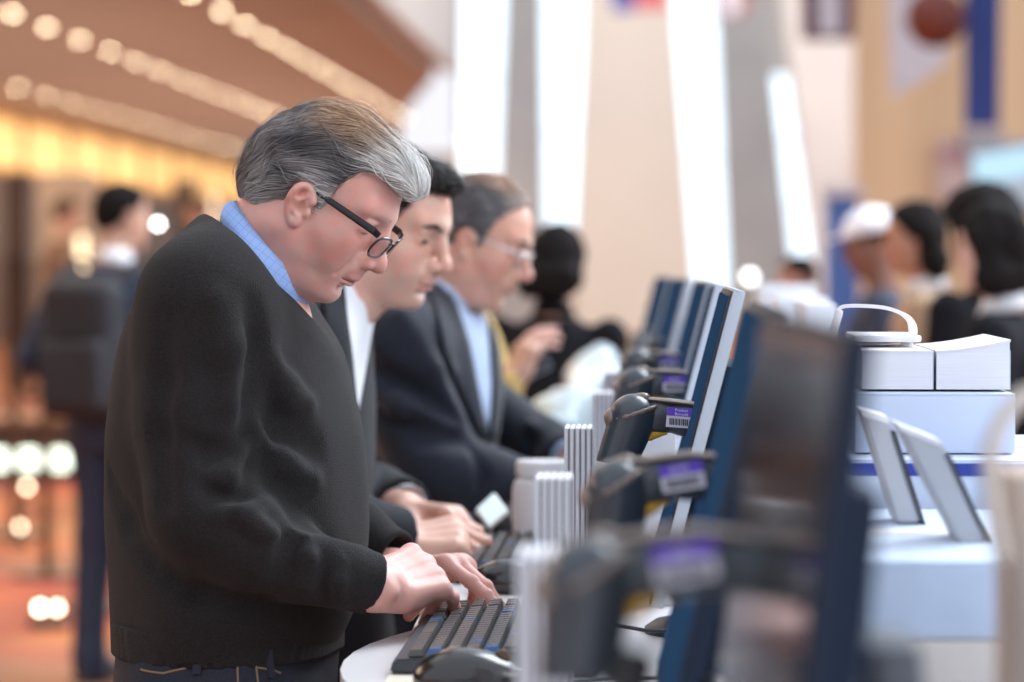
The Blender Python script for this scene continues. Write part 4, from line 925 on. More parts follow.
for n, (poly, m, Yd) in enumerate([([(508, -120), (541, -120), (546, 330), (499, 330)], grey, BY - .8), ([(588, -120), (665, -120), (700, 340), (572, 340)], beige, BY - .5), ([(712, -120), (753, -120), (800, 330), (730, 330)], grey, BY - .8)]):
    struct(slab(poly, Yd, .5, 'pillar_%d' % (n + 1), m))
# right hand side of the hall
struct(slab([(776, -60), (866, -60), (866, 345), (826, 345)], 46, .6, 'wall_back_right', mat('pale_plaster', (.66, .60, .55), rough=.8, noise=(.4, .15))))
wood = mat('honey_wood_panelling', (.86, .62, .38), rough=.55, noise=(1.0, .25), stretch=(1, 1, .12))
struct(slab([(856, -80), (1150, -80), (1150, 360), (856, 360)], 32, .4, 'wall_right', wood))
# ------------------------------------------------------------------ things far behind the counter
def solid(name, label, cat, poly, Y, depth, m, group=None, sub=None):
    c = np.mean([W(x, y, Y) for x, y in poly], 0); t = thing(name, label, cat, tuple(c), 0, group); o = slab(poly, Y, depth, sub or 'panel', m, t); o.location = tuple(-c); return t, o
def attach(parent_thing, o): o.parent = parent_thing; o.location = tuple(-Vector(parent_thing.location)); return o
roy = mat('royal_blue_fabric', (.022, .05, .24), rough=.7, noise=(4, .1)); blu2 = mat('blue_board', (.07, .17, .50), rough=.6, noise=(4, .1))
t, _ = solid('hanging_banner', 'tall royal blue banner hanging beside the basketball on the wood wall', 'banner', [(966, -60), (1001, -60), (999, 128), (965, 128)], 20, .05, roy)
attach(t, slab([(960, -64), (1006, -64), (1006, -60), (960, -60)], 19.97, .1, 'top_rod', ringm)); attach(t, slab([(964, 127), (1000, 127), (1000, 131), (964, 131)], 19.97, .1, 'bottom_rod', ringm))
ban = mat('white_banner_fabric', (.72, .72, .80), rough=.8, noise=(5, .08))
t, _ = solid('hanging_banner', 'white banner tapering downward behind the dark red ball', 'banner', [(886, -40), (956, -40), (948, 62), (892, 100)], 22, .05, ban)
t, _ = solid('hanging_banner', 'small maroon banner with a white centre high on the pale wall', 'banner', [(800, -40), (856, -40), (854, 40), (802, 40)], 30, .06, mat('maroon_fabric', (.16, .06, .10), rough=.8, noise=(4, .1)))
attach(t, slab([(817, -20), (842, -20), (841, 34), (818, 34)], 29.95, .04, 'centre_field', ban))
ballc = W(936, 18, 20); bt = thing('basketball', 'oversized dark red basketball model hanging before the white banner', 'ball', tuple(ballc))
MB().lathe([(.205 * math.sin(a), .205 * math.cos(a)) for a in np.linspace(.02, math.pi - .02, 24)], n=40).build('ball_skin', mat('ball_leather', (.19, .045, .03), rough=.55, noise=(60, .2), bump=.5, bscale=120), bt)
sm_ = mat('ball_seam_black', (.02, .015, .015), rough=.6)
for e in ((0, 0, 0), (math.pi / 2, 0, 0), (0, math.pi / 2, .4)):
    R = Euler(e).to_matrix(); MB().tube([R @ Vector((.206 * math.cos(a), .206 * math.sin(a), 0)) for a in np.linspace(0, 2 * math.pi, 41)], .005, n=6).build('seam', sm_, bt)
MB().tube([(0, 0, .2), (0, 0, 2.5)], .004, n=6).build('hanging_wire', sm_, bt)
t, _ = solid('poster', 'pale pink poster on the wood wall left of the screen', 'poster', [(936, 140), (969, 140), (969, 200), (936, 200)], 31.9, .06, mat('pink_poster_paper', (.76, .60, .58), rough=.7, noise=(6, .12)))
attach(t, slab([(940, 148), (965, 148), (965, 160), (940, 160)], 31.86, .02, 'printed_field', mat('poster_print', (.60, .36, .42), rough=.7)))
t, _ = solid('display_screen', 'wall screen glowing pale blue behind the women at the right edge', 'screen', [(968, 148), (1060, 136), (1060, 216), (968, 214)], 18, .08, mat('grey_screen_housing', (.36, .40, .46), rough=.5), sub='housing')
attach(t, slab([(974, 156), (1056, 142), (1056, 172), (974, 186)], 17.96, .03, 'lit_picture', mat('screen_glow_blue', (.3, .5, .6), emit=(.42, .66, .80), es=.75)))
attach(t, slab([(974, 187), (1056, 174), (1056, 206), (974, 206)], 17.96, .03, 'lower_picture', mat('screen_glow_grey', (.3, .35, .4), emit=(.30, .38, .46), es=.6)))
t, _ = solid('sign_board', 'grey lintel board under the tall blue banner', 'sign', [(964, 130), (1003, 130), (1003, 150), (964, 150)], 31.7, .3, mat('grey_board', (.42, .44, .50), rough=.6))
t, _ = solid('sign_tower', 'upright blue sign panel behind the person in the white cap', 'sign', [(826, 194), (859, 194), (859, 466), (826, 466)], 21, .15, blu2)
attach(t, slab([(822, 184), (862, 184), (862, 196), (822, 196)], 20.95, .25, 'header_board', ban))
# flags high between the windows
t, _ = solid('hanging_flag', 'small red and blue flag hanging at the top between two bright windows', 'flag', [(612, -30), (634, -30), (634, 12), (612, 12)], 45, .05, mat('flag_blue', (.12, .12, .34), rough=.8))
attach(t, slab([(634, -30), (668, -30), (668, 10), (634, 10)], 45, .05, 'red_field', mat('flag_red', (.55, .14, .14), rough=.8)))
t, _ = solid('hanging_flag', 'reddish brown flag hanging above the right grey column', 'flag', [(714, -30), (748, -30), (748, 16), (714, 16)], 45, .05, mat('flag_rust', (.40, .18, .14), rough=.8))
attach(t, slab([(724, -30), (738, -30), (738, 14), (724, 14)], 44.9, .05, 'pale_stripe', ban))
# left background: columns, shelves, lit desk, belt posts, hanging lights
dk = mat('dark_walnut', (.055, .028, .018), rough=.45, noise=(2, .3))
for n, (x0, x1, Y, y0, y1, m) in enumerate([(6, 32, 34, 172, 352, dk), (42, 96, 42, 172, 345, mat('tan_stone', (.42, .32, .24), rough=.7, noise=(.8, .3))), (176, 196, 48, 178, 330, dk)]):
    c = W((x0 + x1) / 2, 300, Y); w_ = (x1 - x0) / 2 / FPX * Y; o = struct(MB().box((c[0], Y, W(x0, y0, Y)[2] / 2), (2 * w_, 2 * w_, W(x0, y0, Y)[2]), bev=.05).build('pillar_%d' % (n + 4), m, smooth=False))
glow = mat('warm_sconce_glow', (1, .85, .6), emit=(1.0, .80, .50), es=2.2)
for px, py0, py1 in ((82, 236, 300), (64, 250, 290), (214, 196, 236)):
    a, b = W(px, py0, 36), W(px, py1, 36); t = thing('wall_light', 'slim upright warm light beside a pillar in the hall, %s' % {82: 'tallest of three', 64: 'the dimmer next to the tallest', 214: 'alone near the grey-haired head'}[px], 'wall light', tuple(b))
    MB().tube([(0, 0, 0), (0, 0, a[2] - b[2])], .05, n=12).build('lamp_tube', glow if px == 82 else mat('dim_glow', (1, .8, .6), emit=(1, .75, .5), es=1.0), t); MB().box((0, .08, (a[2] - b[2]) / 2), (.16, .06, (a[2] - b[2]) * 1.1)).build('back_plate', dk, t); MB().box((0, .08, -b[2] / 2), (.10, .05, b[2])).build('post', dk, t)
bl = W(158, 224, 8.6); t = thing('bright_spot', 'small round white glow put in for a bright spot, on a thin stem beside the man with the backpack', 'lamp', tuple(bl))  # glowing ball for an unidentified bright spot; stem and foot added
MB().lathe([(.013 * math.sin(a), .013 * math.cos(a)) for a in np.linspace(.02, math.pi - .02, 14)], n=20).build('globe', mat('white_globe', (1, 1, 1), emit=(1, .98, .95), es=9), t); MB().tube([(0, 0, -bl[2]), (0, 0, -.012)], .006, n=10).build('stem', dk, t); MB().lathe([(.12, 0), (.12, .015), (.01, .03)], c=(0, 0, -bl[2])).build('foot', dk, t)
# low reception desk with lit panels
gp = mat('desk_panel_glow', (.9, 1, .9), emit=(.90, 1.0, .88), es=2.0)
dt = thing('reception_desk', 'low dark desk with three white lit panels far behind the man with the backpack', 'desk', (W(40, 460, 19.5)[0], 19.5, 0))
MB().box((-.25, .35, .2), (1.7, .6, .4), bev=.02).build('body', dk, dt, smooth=False); MB().box((-.25, .35, .42), (1.8, .7, .04), bev=.01).build('desk_top', mat('desk_top_wood', (.3, .16, .08), rough=.4), dt, smooth=False)
for k, px in enumerate((-4, 27, 58)):
    p = W(px, 460, 19.5); MB().box((p[0] - dt.location.x, .03, p[2]), (.14, .04, .13), bev=.03).build('lit_panel', gp, dt)
post = None
for k, (px, Y) in enumerate([(46, 13.5), (101, 12.2), (14, 15.5)]):
    x = W(px, 400, Y)[0]
    if post is None:
        post = t = thing('stanchion', '', 'stanchion', (x, Y, 0)); cm = mat('bronze_post', (.09, .045, .025), rough=.35, metal=.6)
        MB().lathe([(.16, 0), (.16, .02), (.05, .035)], n=28).build('base', cm, t); MB().tube([(0, 0, .03), (0, 0, .93)], .026, n=16).build('pole', cm, t); MB().lathe([(.034, .90), (.034, .98), (.02, 1.0)], n=20).build('belt_head', cm, t)
    else: t = copy_tree(post); t.location = (x, Y, 0)
    tag(t, ['slim dark belt post left of the man with the backpack', 'slim dark belt post close behind the legs of the man with the backpack', 'slim dark belt post at the very edge of the carpet view'][k], 'stanchion', 'belt posts on the carpet')
for k, (a, b) in enumerate([((46, 13.5), (101, 12.2)), ((14, 15.5), (46, 13.5))]):
    pa, pb = W(a[0], 400, a[1]), W(b[0], 400, b[1]); P = []
    for t_ in np.linspace(0, 1, 9): P.append((pa[0] + (pb[0] - pa[0]) * t_, pa[1] + (pb[1] - pa[1]) * t_, .93 - .10 * math.sin(math.pi * t_)))
    tag(MB().tube(P, .025, n=8, flat=(.12, 1)).build('barrier_belt', mat('belt_webbing', (.06, .03, .03), rough=.8)), ['dark webbing belt slung between the two nearer posts', 'dark webbing belt slung to the farthest post'][k], 'barrier belt')
# sparkling candle lights low on the carpet
for k, (px, py, Y, s_) in enumerate([(27, 487, 17, 4), (40, 608, 11.6, 6), (57, 608, 11.6, 4), (20, 527, 15, 2.5)]):
    p = W(px, py, Y); t = thing('floor_light', ['small warm floor light by the farthest belt posts', 'brighter of two small warm floor lights side by side near the red carpet', 'fainter of two small warm floor lights side by side near the red carpet', 'faint small floor light midway on the carpet'][k], 'floor light', (p[0], Y, 0))
    MB().lathe([(.05, 0), (.05, .03), (.035, .05)], n=20).build('housing', dk, t); MB().tube([(0, 0, .04), (0, 0, max(p[2], .07))], .008, n=8).build('stem', dk, t); MB().lathe([(.018 * math.sin(a), max(p[2], .07) + .018 * math.cos(a)) for a in np.linspace(.02, math.pi - .02, 10)], n=14).build('bulb', mat('floor_glow_%d' % k, (1, .8, .6), emit=(1, .75, .52), es=s_ * 3), t)

p = W(750, 277, 21); t = thing('bright_spot', 'round white glow put in for a far highlight, just above the row of screens, before the right grey column', 'lamp', (p[0], 21, 0))  # glowing ball on a stem, added in place of distant glare
MB().lathe([(.035 * math.sin(a), p[2] + .035 * math.cos(a)) for a in np.linspace(.02, math.pi - .02, 14)], n=20).build('globe', mat('white_globe_far', (1, 1, 1), emit=(.95, 1, .98), es=6), t); MB().tube([(0, 0, .03), (0, 0, p[2] - .05)], .012, n=8).build('stem', dk, t); MB().lathe([(.12, 0), (.12, .015), (.01, .03)], n=20).build('foot', dk, t)
# ------------------------------------------------------------------ the registration counter
TOP = 1.08
laminate = mat('white_laminate', (.78, .74, .74), rough=.35, noise=(3, .03), coat=.2)
def counter():
    t = thing('registration_counter', 'long white counter with rounded bays for each keyboard running away from the camera', 'counter', (0, 6.5, 0))
    poly = []; R = .64; cx = .305
    y = 1.15; ys = [1.30 + .85 * k for k in range(-1, 7)]
    for k, yc in enumerate(ys):
        y0, y1 = yc - .425, yc + .425; a0 = math.asin(.425 / R)
        for i in range(15):
            a = -a0 + 2 * a0 * i / 14; poly.append((cx - R * math.cos(a), yc + R * math.sin(a) - 6.5))
    poly += [(.19, ys[-1] + .42 - 6.5), (.19, ys[0] - .42 - 6.5)]
    MB().prism(poly, TOP - .035, TOP).build('worktop', laminate, t, smooth=False)
    MB().box((-.0, -2.9, TOP / 2 - .02), (.37, 6.6, TOP - .04)).build('front_panel', mat('counter_panel_white', (.70, .68, .70), rough=.5), t, smooth=False)
    MB().box((-.01, -2.9, .05), (.41, 6.62, .1)).build('plinth', mat('counter_plinth_grey', (.15, .15, .16), rough=.6), t, smooth=False)
    return t
counter()
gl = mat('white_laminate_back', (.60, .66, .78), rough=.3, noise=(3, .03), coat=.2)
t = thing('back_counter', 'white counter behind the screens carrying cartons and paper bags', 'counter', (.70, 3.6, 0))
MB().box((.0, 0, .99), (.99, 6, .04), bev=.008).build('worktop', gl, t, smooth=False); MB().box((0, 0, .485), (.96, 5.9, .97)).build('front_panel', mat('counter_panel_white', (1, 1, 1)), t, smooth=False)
ST = [1.6 + .85 * k for k in range(9)]      # stations
ORD = ['nearest', 'second', 'third', 'fourth', 'fifth', 'sixth', 'seventh', 'eighth', 'ninth']
# -------- keyboard
kb_dark = mat('keyboard_charcoal', (.035, .037, .045), rough=.45, noise=(80, .1)); key_m = mat('key_charcoal', (.075, .065, .062), rough=.38, noise=(60, .15), coat=.1)
key_blue = mat('key_blue', (.03, .10, .26), rough=.4); glare_m = mat('keyboard_glare_panel', (.55, .62, .64), rough=.12, coat=.8)  # cover is glossy; its pale grey has the glare painted in
def make_keyboard():
    """x runs away from the typist, y along the long side"""
    t = thing('keyboard', '', 'keyboard', (0, 0, 0))
    b = MB(); L, Wd = .45, .215
    b.hexa([(0, 0, .004), (Wd, 0, .004), (Wd, L, .004), (0, L, .004), (.004, .004, .018), (Wd, .004, .027), (Wd, L - .004, .027), (.004, L - .004, .018)])
    bmesh.ops.bevel(b.bm, geom=list(b.bm.edges), offset=.003, segments=2, affect='EDGES'); b.build('case', kb_dark, t)
    k1, k2 = MB(), MB(); sl = math.atan(.010 / Wd)
    for r in range(6):
        x = .018 + r * .0195; z = .019 + x * math.tan(sl); c = 0; y = .012
        while y < L - .02:
            w = .017 if not (r == 0 and .13 < y < .22) else .09
            if r in (2, 3) and y < .02: w = .03
            if .295 < y < .310 or .365 < y < .375: y += .012; continue
            bb = k2 if (r * 7 + c * 3) % 23 == 4 or (y < .02 and r in (1, 4)) else k1
            tt = .0022; xx = x
            bb._add([(xx, y, z), (xx + .0165, y, z + .0012), (xx + .0165, y + w - .001, z + .0012), (xx, y + w - .001, z), (xx + tt, y + tt, z + .007), (xx + .0165 - tt, y + tt, z + .008), (xx + .0165 - tt, y + w - tt, z + .008), (xx + tt, y + w - tt, z + .007)], [(3, 2, 1, 0), (4, 5, 6, 7), (0, 1, 5, 4), (1, 2, 6, 5), (2, 3, 7, 6), (3, 0, 4, 7)])
            y += w + .0022; c += 1
    k1.build('black_key', key_m, t, smooth=False); k2.build('blue_key', key_blue, t, smooth=False)
    g = MB(); g.box((.176, .225, .0285), (.066, .44, .005), rot=(0, -sl, 0), bev=.002); g.build('glossy_cover', glare_m, t)
    MB().tube([(.21, .3, .02), (.26, .31, .01), (.32, .33, .006)], .0022, n=8).build('cord', kb_dark, t)
    return t
def make_mouse():
    t = thing('computer_mouse', '', 'computer mouse'); s = Sdf(); s.ell((0, 0, .010), (.056, .030, .026), k=.01).ell((-.012, 0, .014), (.038, .029, .024), k=.02); s.region(lambda X, Y, Z: .0 - Z + 0 * X + 0 * Y, k=.003)
    s.cone((.012, 0, .042), (.06, 0, .026), .0012, k=.001, sub=True); V, F = s.mesh(.0025); link_mesh('shell', V, F, mat('mouse_black', (.018, .016, .017), rough=.22, coat=.5), t)
    MB().lathe([(.002, -.003), (.009, -.003), (.009, .003), (.002, .003)], c=(.030, 0, .031), n=20, rot=(math.pi / 2, 0, 0)).build('scroll_wheel', mat('wheel_brown', (.12, .07, .04), rough=.3), t)
    MB().tube([(.052, 0, .01), (.09, .01, .006), (.14, .05, .004), (.2, .07, .004)], .0018, n=8).build('cord', kb_dark, t); return t
KB0 = make_keyboard(); MO0 = make_mouse()
wh = ['under the hands of the grey-haired man', 'under the hands of the dark-haired man', 'before the balding man in glasses']
for k in range(-1, 5):
    y = 2.875 + .85 * k
    kb = KB0 if k == -1 else copy_tree(KB0); kb.location = (-.275, y, TOP); mo = MO0 if k == -1 else copy_tree(MO0); mo.location = (-.185, y - .085, TOP + .001); mo.rotation_euler = (0, 0, [-.1, 0, .1, -.2, .15, 0][k + 1])
    n = k
    lab = 'at the station nearest the camera, before the frontmost screen' if n < 0 else wh[n] if n < 3 else ['at the fourth station, past the balding man', 'at the fifth station, far down the counter'][n - 3]
    tag(kb, 'black keyboard with blue keys ' + lab, 'keyboard', 'keyboards along the counter')
    lab2 = lab.replace('under the hands of', 'beside the keyboard of').replace('before the balding', 'beside the keyboard of the balding')
    tag(mo, 'shiny black mouse ' + lab2, 'computer mouse', 'mice along the counter')
# -------- monitors
bez = mat('monitor_navy_bezel', (.014, .024, .046), rough=.55, spec=.15, noise=(30, .05)); side = mat('monitor_silver_edge', (.50, .56, .64), rough=.4, noise=(30, .05)); scr = mat('monitor_screen', (.016, .042, .095), rough=.8, spec=0, noise=(4, .2), emit=(.012, .032, .062), es=.7)
stand = mat('monitor_stand_grey', (.10, .11, .13), rough=.4)
def make_monitor():
    """screen faces -X; near side edge towards -Y; origin on the worktop under the middle"""
    t = thing('computer_monitor', '', 'monitor'); e = thing('tilted_head', None, None); e.parent = t; del_ = None
    w, h, d = .43, .345, .016; hd = MB().box((0, 0, 0), (d, w, h), bev=.006).build('housing', bez, t)
    sd = MB().box((.0012, -w / 2 - .0010, 0), (.0128, .006, h * .995), bev=.001).build('side_trim', side, t); sd2 = MB().box((.0010, 0, h / 2), (.0125, w * .98, .004), bev=.001).build('top_trim', side, t)
    sc = MB().box((-d / 2 - .0006, 0, .005), (.002, w - .020, h - .024)).build('screen', scr, t, smooth=False)
    bk = MB(); bk.box((d / 2 + .012, 0, -.01), (.03, w * .6, h * .6), bev=.01); bk = bk.build('back_cover', bez, t)
    M4 = Matrix.Translation((0, 0, .225)) @ Matrix.Rotation(math.radians(14.5), 4, 'Y')
    for o in (hd, sd, sd2, sc, bk): o.data.transform(M4)
    MB().box((.075, 0, .11), (.03, .07, .20), rot=(0, -.12, 0), bev=.008).build('stand_neck', stand, t)
    MB().lathe([(.105, 0), (.105, .008), (.09, .014), (.03, .02)], c=(.06, 0, 0), n=36, sc=(.9, 1.15)).build('stand_base', stand, t)
    bpy.data.objects.remove(e); return t
MON = make_monitor()
mons = [(.066, 1.615, 3.3, -8.0, -.010), (.046, 2.315, .5, -1, -.008), (.039, 3.215, 0, 0, 0), (.039, 4.065, -.7, 0, 0), (.035, 4.915, 1.9, 0, 0), (.002, 5.765, 3.4, 0, 0), (-.03, 6.62, 4.0, 0, 0)]
MONS = [MON] + [copy_tree(MON) for _ in mons[1:]]
for k, (x, y, yaw, dt_, dz) in enumerate(mons):
    m = MONS[k]; m.location = (x, y, TOP + max(dz, 0)); m.rotation_euler = (0, 0, math.radians(yaw))
    tag(m, ['thin dark screen nearest the camera, large and strongly blurred', 'thin navy screen second from the camera, just left of the large brown one', 'thin screen with silver edge beside the scanner in focus', 'thin navy screen directly behind the one beside the focused scanner', 'thin navy screen, fifth down the counter', 'thin navy screen, sixth down the counter', 'thin screen, last and faintest of the row'][k], 'monitor', 'monitors along the counter')
    if k < 2:
        for c in list(m.children):
            if c.name.startswith('stand'): continue
            c.data = c.data.copy(); c.data.transform(Matrix.Translation((0, 0, .225 + dz)) @ Matrix.Rotation(math.radians(dt_), 4, 'Y') @ Matrix.Translation((0, 0, -.225)))
            if k == 0 and c.name.startswith('screen'): c.data.materials[0] = mat('monitor_screen_off', (.014, .010, .010), rough=.12, spec=.6, noise=(4, .2))
            if 'trim' in c.name: c.data.materials[0] = bez
# -------- barcode scanners on stands
sgrey = mat('scanner_graphite', (.050, .062, .078), rough=.33, noise=(60, .08), coat=.15); strim = mat('scanner_bronze_trim', (.26, .20, .17), rough=.35, metal=.2); yel = mat('scanner_yellow', (.85, .48, .03), rough=.4)
purple = mat('label_purple', (.14, .06, .62), rough=.45); lwhite = mat('label_white', (.72, .72, .80), rough=.45); ink = mat('label_ink', (.03, .03, .06), rough=.5); dglass = mat('scanner_window', (.012, .012, .016), rough=.05)
def make_scanner():
    t = thing('barcode_scanner', '', 'barcode scanner')
    s = Sdf()      # barrel looks down; grip runs towards +X; origin = joint of barrel and grip
    s.cone((-.0385, 0, -.068), (-.0155, 0, -.002), .0220, .0272, k=.006); s.ell((-.013, 0, .004), (.0262, .0255, .013), k=.006)
    s.region(lambda X, Y, Z: (-.0555 - .12 * (X + .03)) - Z + 0 * Y, k=.002)
    s.cone((-.0365, 0, -.068), (-.0325, 0, -.048), .0190, .0190, k=.002, sub=True); V, F = s.mesh(.0016); link_mesh('scan_head', V, F, sgrey, t)
    MB().lathe([(.001, 0), (.0185, 0), (.0185, .002)], c=(-.0315, 0, -.046), n=30).build('scan_window', dglass, t)
    s = Sdf(); s.chain([(-.006, 0, .002), (.012, 0, .000), (.045, 0, -.003), (.082, 0, -.013)], [.0160, .0165, .0172, .0165], k=.010); V, F = s.mesh(.0018); V[:, 1] *= .82; link_mesh('grip', V, F, sgrey, t)
    s = Sdf(); s.chain([(-.028, 0, .0125), (-.014, 0, .0165), (-.004, 0, .0185), (.004, 0, .010)], [.005, .0068, .0065, .006], k=.008); s.ell((-.0405, 0, -.003), (.0085, .0155, .0115), k=.006)
    s.chain([(-.0135 + .0275 * math.cos(a) * .95, .0265 * math.sin(a), .0035 - .0275 * math.cos(a) * -.32) for a in np.linspace(0, 2 * math.pi, 17)], [.0026] * 17, k=.002); V, F = s.mesh(.0018); link_mesh('top_hood', V, F, strim, t)
    MB().tube([(.002, 0, .0195), (.025, 0, .0178), (.05, 0, .0155), (.084, 0, .005)], [.004, .0055, .0055, .004], n=12, flat=(2.2, .6)).build('grip_strip', strim, t)
    s = Sdf(); s.chain([(-.004, 0, -.016), (.004, 0, -.022), (.012, 0, -.019), (.022, 0, -.0185)], [.005, .0055, .005, .003], k=.004); V, F = s.mesh(.0014); link_mesh('trigger', V, F, yel, t)
    lb = MB().box((.0405, -.0172, -.0005), (.036, .0012, .0222), rot=(0, .05, 0)).build('sticker', lwhite, t, smooth=False)
    MB().box((.0409, -.0180, .0060), (.036, .0010, .0092), rot=(0, .05, 0)).build('purple_band', purple, lb, smooth=False)
    x = .026; rr = random.Random(3); b = MB()
    while x < .053:
        w = rr.choice((.0005, .0008, .0013)); b.box((x, -.0181, -.0052 - (x - .04) * .05), (w, .0006, .0075)); x += w + rr.choice((.0006, .0009))
    b.build('barcode', ink, lb, smooth=False)
    lt = mat('label_letters', (.85, .83, .95), rough=.5)
    text_obj('printed_text', 'Product', .0046, lt, lb, (.0395, -.0187, .0082), (math.pi / 2, .05, 0)); text_obj('printed_text', 'Barcode', .0046, lt, lb, (.0395, -.0187, .0038), (math.pi / 2, .05, 0))
    return t
def make_stand():
    t = thing('scanner_stand', '', 'scanner stand')       # same origin as its scanner's place
    MB().tube([(-.012, 0, -.022), (.004, 0, -.036), (.020, 0, -.050), (.045, 0, -.085), (.060, 0, -.140), (.060, 0, -.195)], [.011, .010, .008, .0075, .0075, .009], n=14).build('gooseneck', mat('gooseneck_black', (.025, .025, .028), rough=.5, bump=.6, bscale=500), t)
    s = Sdf(); s.cone((-.018, 0, -.022), (.012, 0, -.030), .013, .011, k=.01); V, F = s.mesh(.002); link_mesh('cradle', V, F, mat('cradle_black', (.025, .025, .028), rough=.4), t)
    MB().lathe([(.062, -.2145), (.062, -.208), (.05, -.200), (.012, -.192)], c=(.060, 0, 0), n=36).build('base', mat('cradle_black', (0, 0, 0)), t); return t
SCN = make_scanner(); STD = make_stand()
sc_pos = [(-.026, 1.66, -.180, .06, -.20), (-.020, 2.38, -.184, -.05, -.22), (-.0150, 3.25, -.1725, 0, .02), (-.018, 4.05, -.170, .0, -.05), (-.022, 4.9, -.168, .1, .03), (-.02, 5.7, -.168, .05, 0), (-.02, 6.5, -.168, .05, 0)]
for k, (x, y, z, rz, ry) in enumerate(sc_pos):
    a = SCN if k == 0 else copy_tree(SCN); b = STD if k == 0 else copy_tree(STD)
    zz = TOP + .2145 if False else CAMZ + z; a.location = (x, y, zz); a.rotation_euler = (0, ry, rz)
    b.location = (x, y, TOP + .2145); b.rotation_euler = (0, 0, rz)
    pl = ['nearest the camera, strongly blurred', 'second from the camera, half blurred', 'in sharp focus with a readable purple label', 'just behind the sharp one', 'fifth down the counter', 'sixth down the counter', 'farthest down the counter'][k]
    tag(a, 'graphite handheld scanner resting head down, ' + pl, 'barcode scanner', 'barcode scanners on stands'); tag(b, 'black gooseneck stand under the scanner ' + pl.replace('in sharp focus', 'that is in sharp focus'), 'scanner stand', 'scanner stands')
# -------- badge stock: upright stacks of folded white leaflets
paper = mat('white_paper', (.82, .83, .88), rough=.7, noise=(30, .03)); greyp = mat('grey_divider_card', (.24, .21, .24), rough=.6)
def make_leaflets():
    t = thing('leaflet_stack', '', 'leaflets'); w = .0335; n = 5
    for i in range(n):
        MB().box((-w / 2 + w * (i + .5) / n, 0, .115), (w / n * .66, .075, .222), bev=.0012).build('leaflet', paper, t)
        MB().box((-w / 2 + w * (i + .98) / n, .001, .1145), (w / n * .36, .0745, .220)).build('divider_card', greyp, t, smooth=False)
    MB().box((0, 0, .004), (w + .008, .085, .006), bev=.001).build('tray', mat('clear_tray', (.75, .8, .85), rough=.15), t); return t
LF = make_leaflets()
for k, (x, y) in enumerate([(-.080, 1.93), (-.098, 2.62), (-.098, 3.42), (-.088, 4.35), (-.088, 5.2)]):
    o = LF if k == 0 else copy_tree(LF); o.location = (x, y, TOP)
    tag(o, 'upright stack of white leaflets with grey edges ' + ['nearest the camera, a tall pale blur', 'in front of the striped one, half blurred', 'sharply striped, behind the white tub', 'behind the head of the sharp scanner', 'farthest down the counter'][k], 'leaflets', 'leaflet stacks on the counter')
# -------- white tub, cartons, bags
jar = thing('plastic_tub', 'white screw-top plastic tub left of the striped leaflet stack', 'tub', (-.170, 4.24, TOP)); wp = mat('white_plastic', (.90, .90, .92), rough=.3, noise=(10, .02))
MB().lathe([(.046, 0), (.050, .004), (.0505, .085), (.047, .098), (.040, .103), (.038, .104)], n=48).build('tub_body', wp, jar); MB().lathe([(.040, .104), (.0445, .106), (.0450, .124), (.043, .128), (.001, .1285)], n=48).build('screw_lid', wp, jar)
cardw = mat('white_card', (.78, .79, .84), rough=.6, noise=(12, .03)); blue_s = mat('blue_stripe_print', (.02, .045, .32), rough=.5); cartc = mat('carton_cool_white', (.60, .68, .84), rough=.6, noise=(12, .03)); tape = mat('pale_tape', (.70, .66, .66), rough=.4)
def carton(label, x0, x1, y0, y1, z0, z1, stripe=False, m=cardw, group=None, flap=True):
    t = thing('carton', label, 'carton', ((x0 + x1) / 2, (y0 + y1) / 2, z0), 0, group); w, d, h = x1 - x0, y1 - y0, z1 - z0
    MB().box((0, 0, h / 2), (w, d, h), bev=.002).build('box_body', m, t); 
    if flap: MB().box((0, 0, h + .0012), (w * 1.0, d * .99, .0022), bev=.0008).build('lid', m, t); MB().box((0, 0, h + .0028), (w * 1.002, .05, .0008)).build('tape_strip', tape, t, smooth=False)
    if stripe: MB().box((0, -d / 2 - .0006, h - .008), (w * .998, .0012, .013)).build('blue_stripe', blue_s, t, smooth=False); MB().box((-w / 2 - .0006, 0, h - .008), (.0012, d * .998, .013)).build('blue_stripe', blue_s, t, smooth=False)
    return t
def zat(py, Y): return W(660, py, Y)[2]
def xat(px, Y): return W(px, 300, Y)[0]
BT = 1.01
carton('white carton in the small gap behind the sharp scanner head', -.055, .02, 3.50, 3.75, TOP, zat(430, 3.5), m=cardw)
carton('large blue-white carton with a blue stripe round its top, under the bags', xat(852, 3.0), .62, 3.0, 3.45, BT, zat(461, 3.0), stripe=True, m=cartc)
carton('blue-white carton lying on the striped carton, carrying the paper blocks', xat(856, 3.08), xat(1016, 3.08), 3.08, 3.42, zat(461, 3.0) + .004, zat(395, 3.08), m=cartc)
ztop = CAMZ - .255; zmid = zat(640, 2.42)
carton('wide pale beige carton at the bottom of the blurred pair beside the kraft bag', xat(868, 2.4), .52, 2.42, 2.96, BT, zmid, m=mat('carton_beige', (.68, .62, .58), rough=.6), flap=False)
carton('grey-blue carton under the leaning card terminals, on the beige one', xat(868, 2.4), .52, 2.43, 2.96, zmid + .001, ztop, m=mat('carton_grey_blue', (.56, .66, .82), rough=.6))
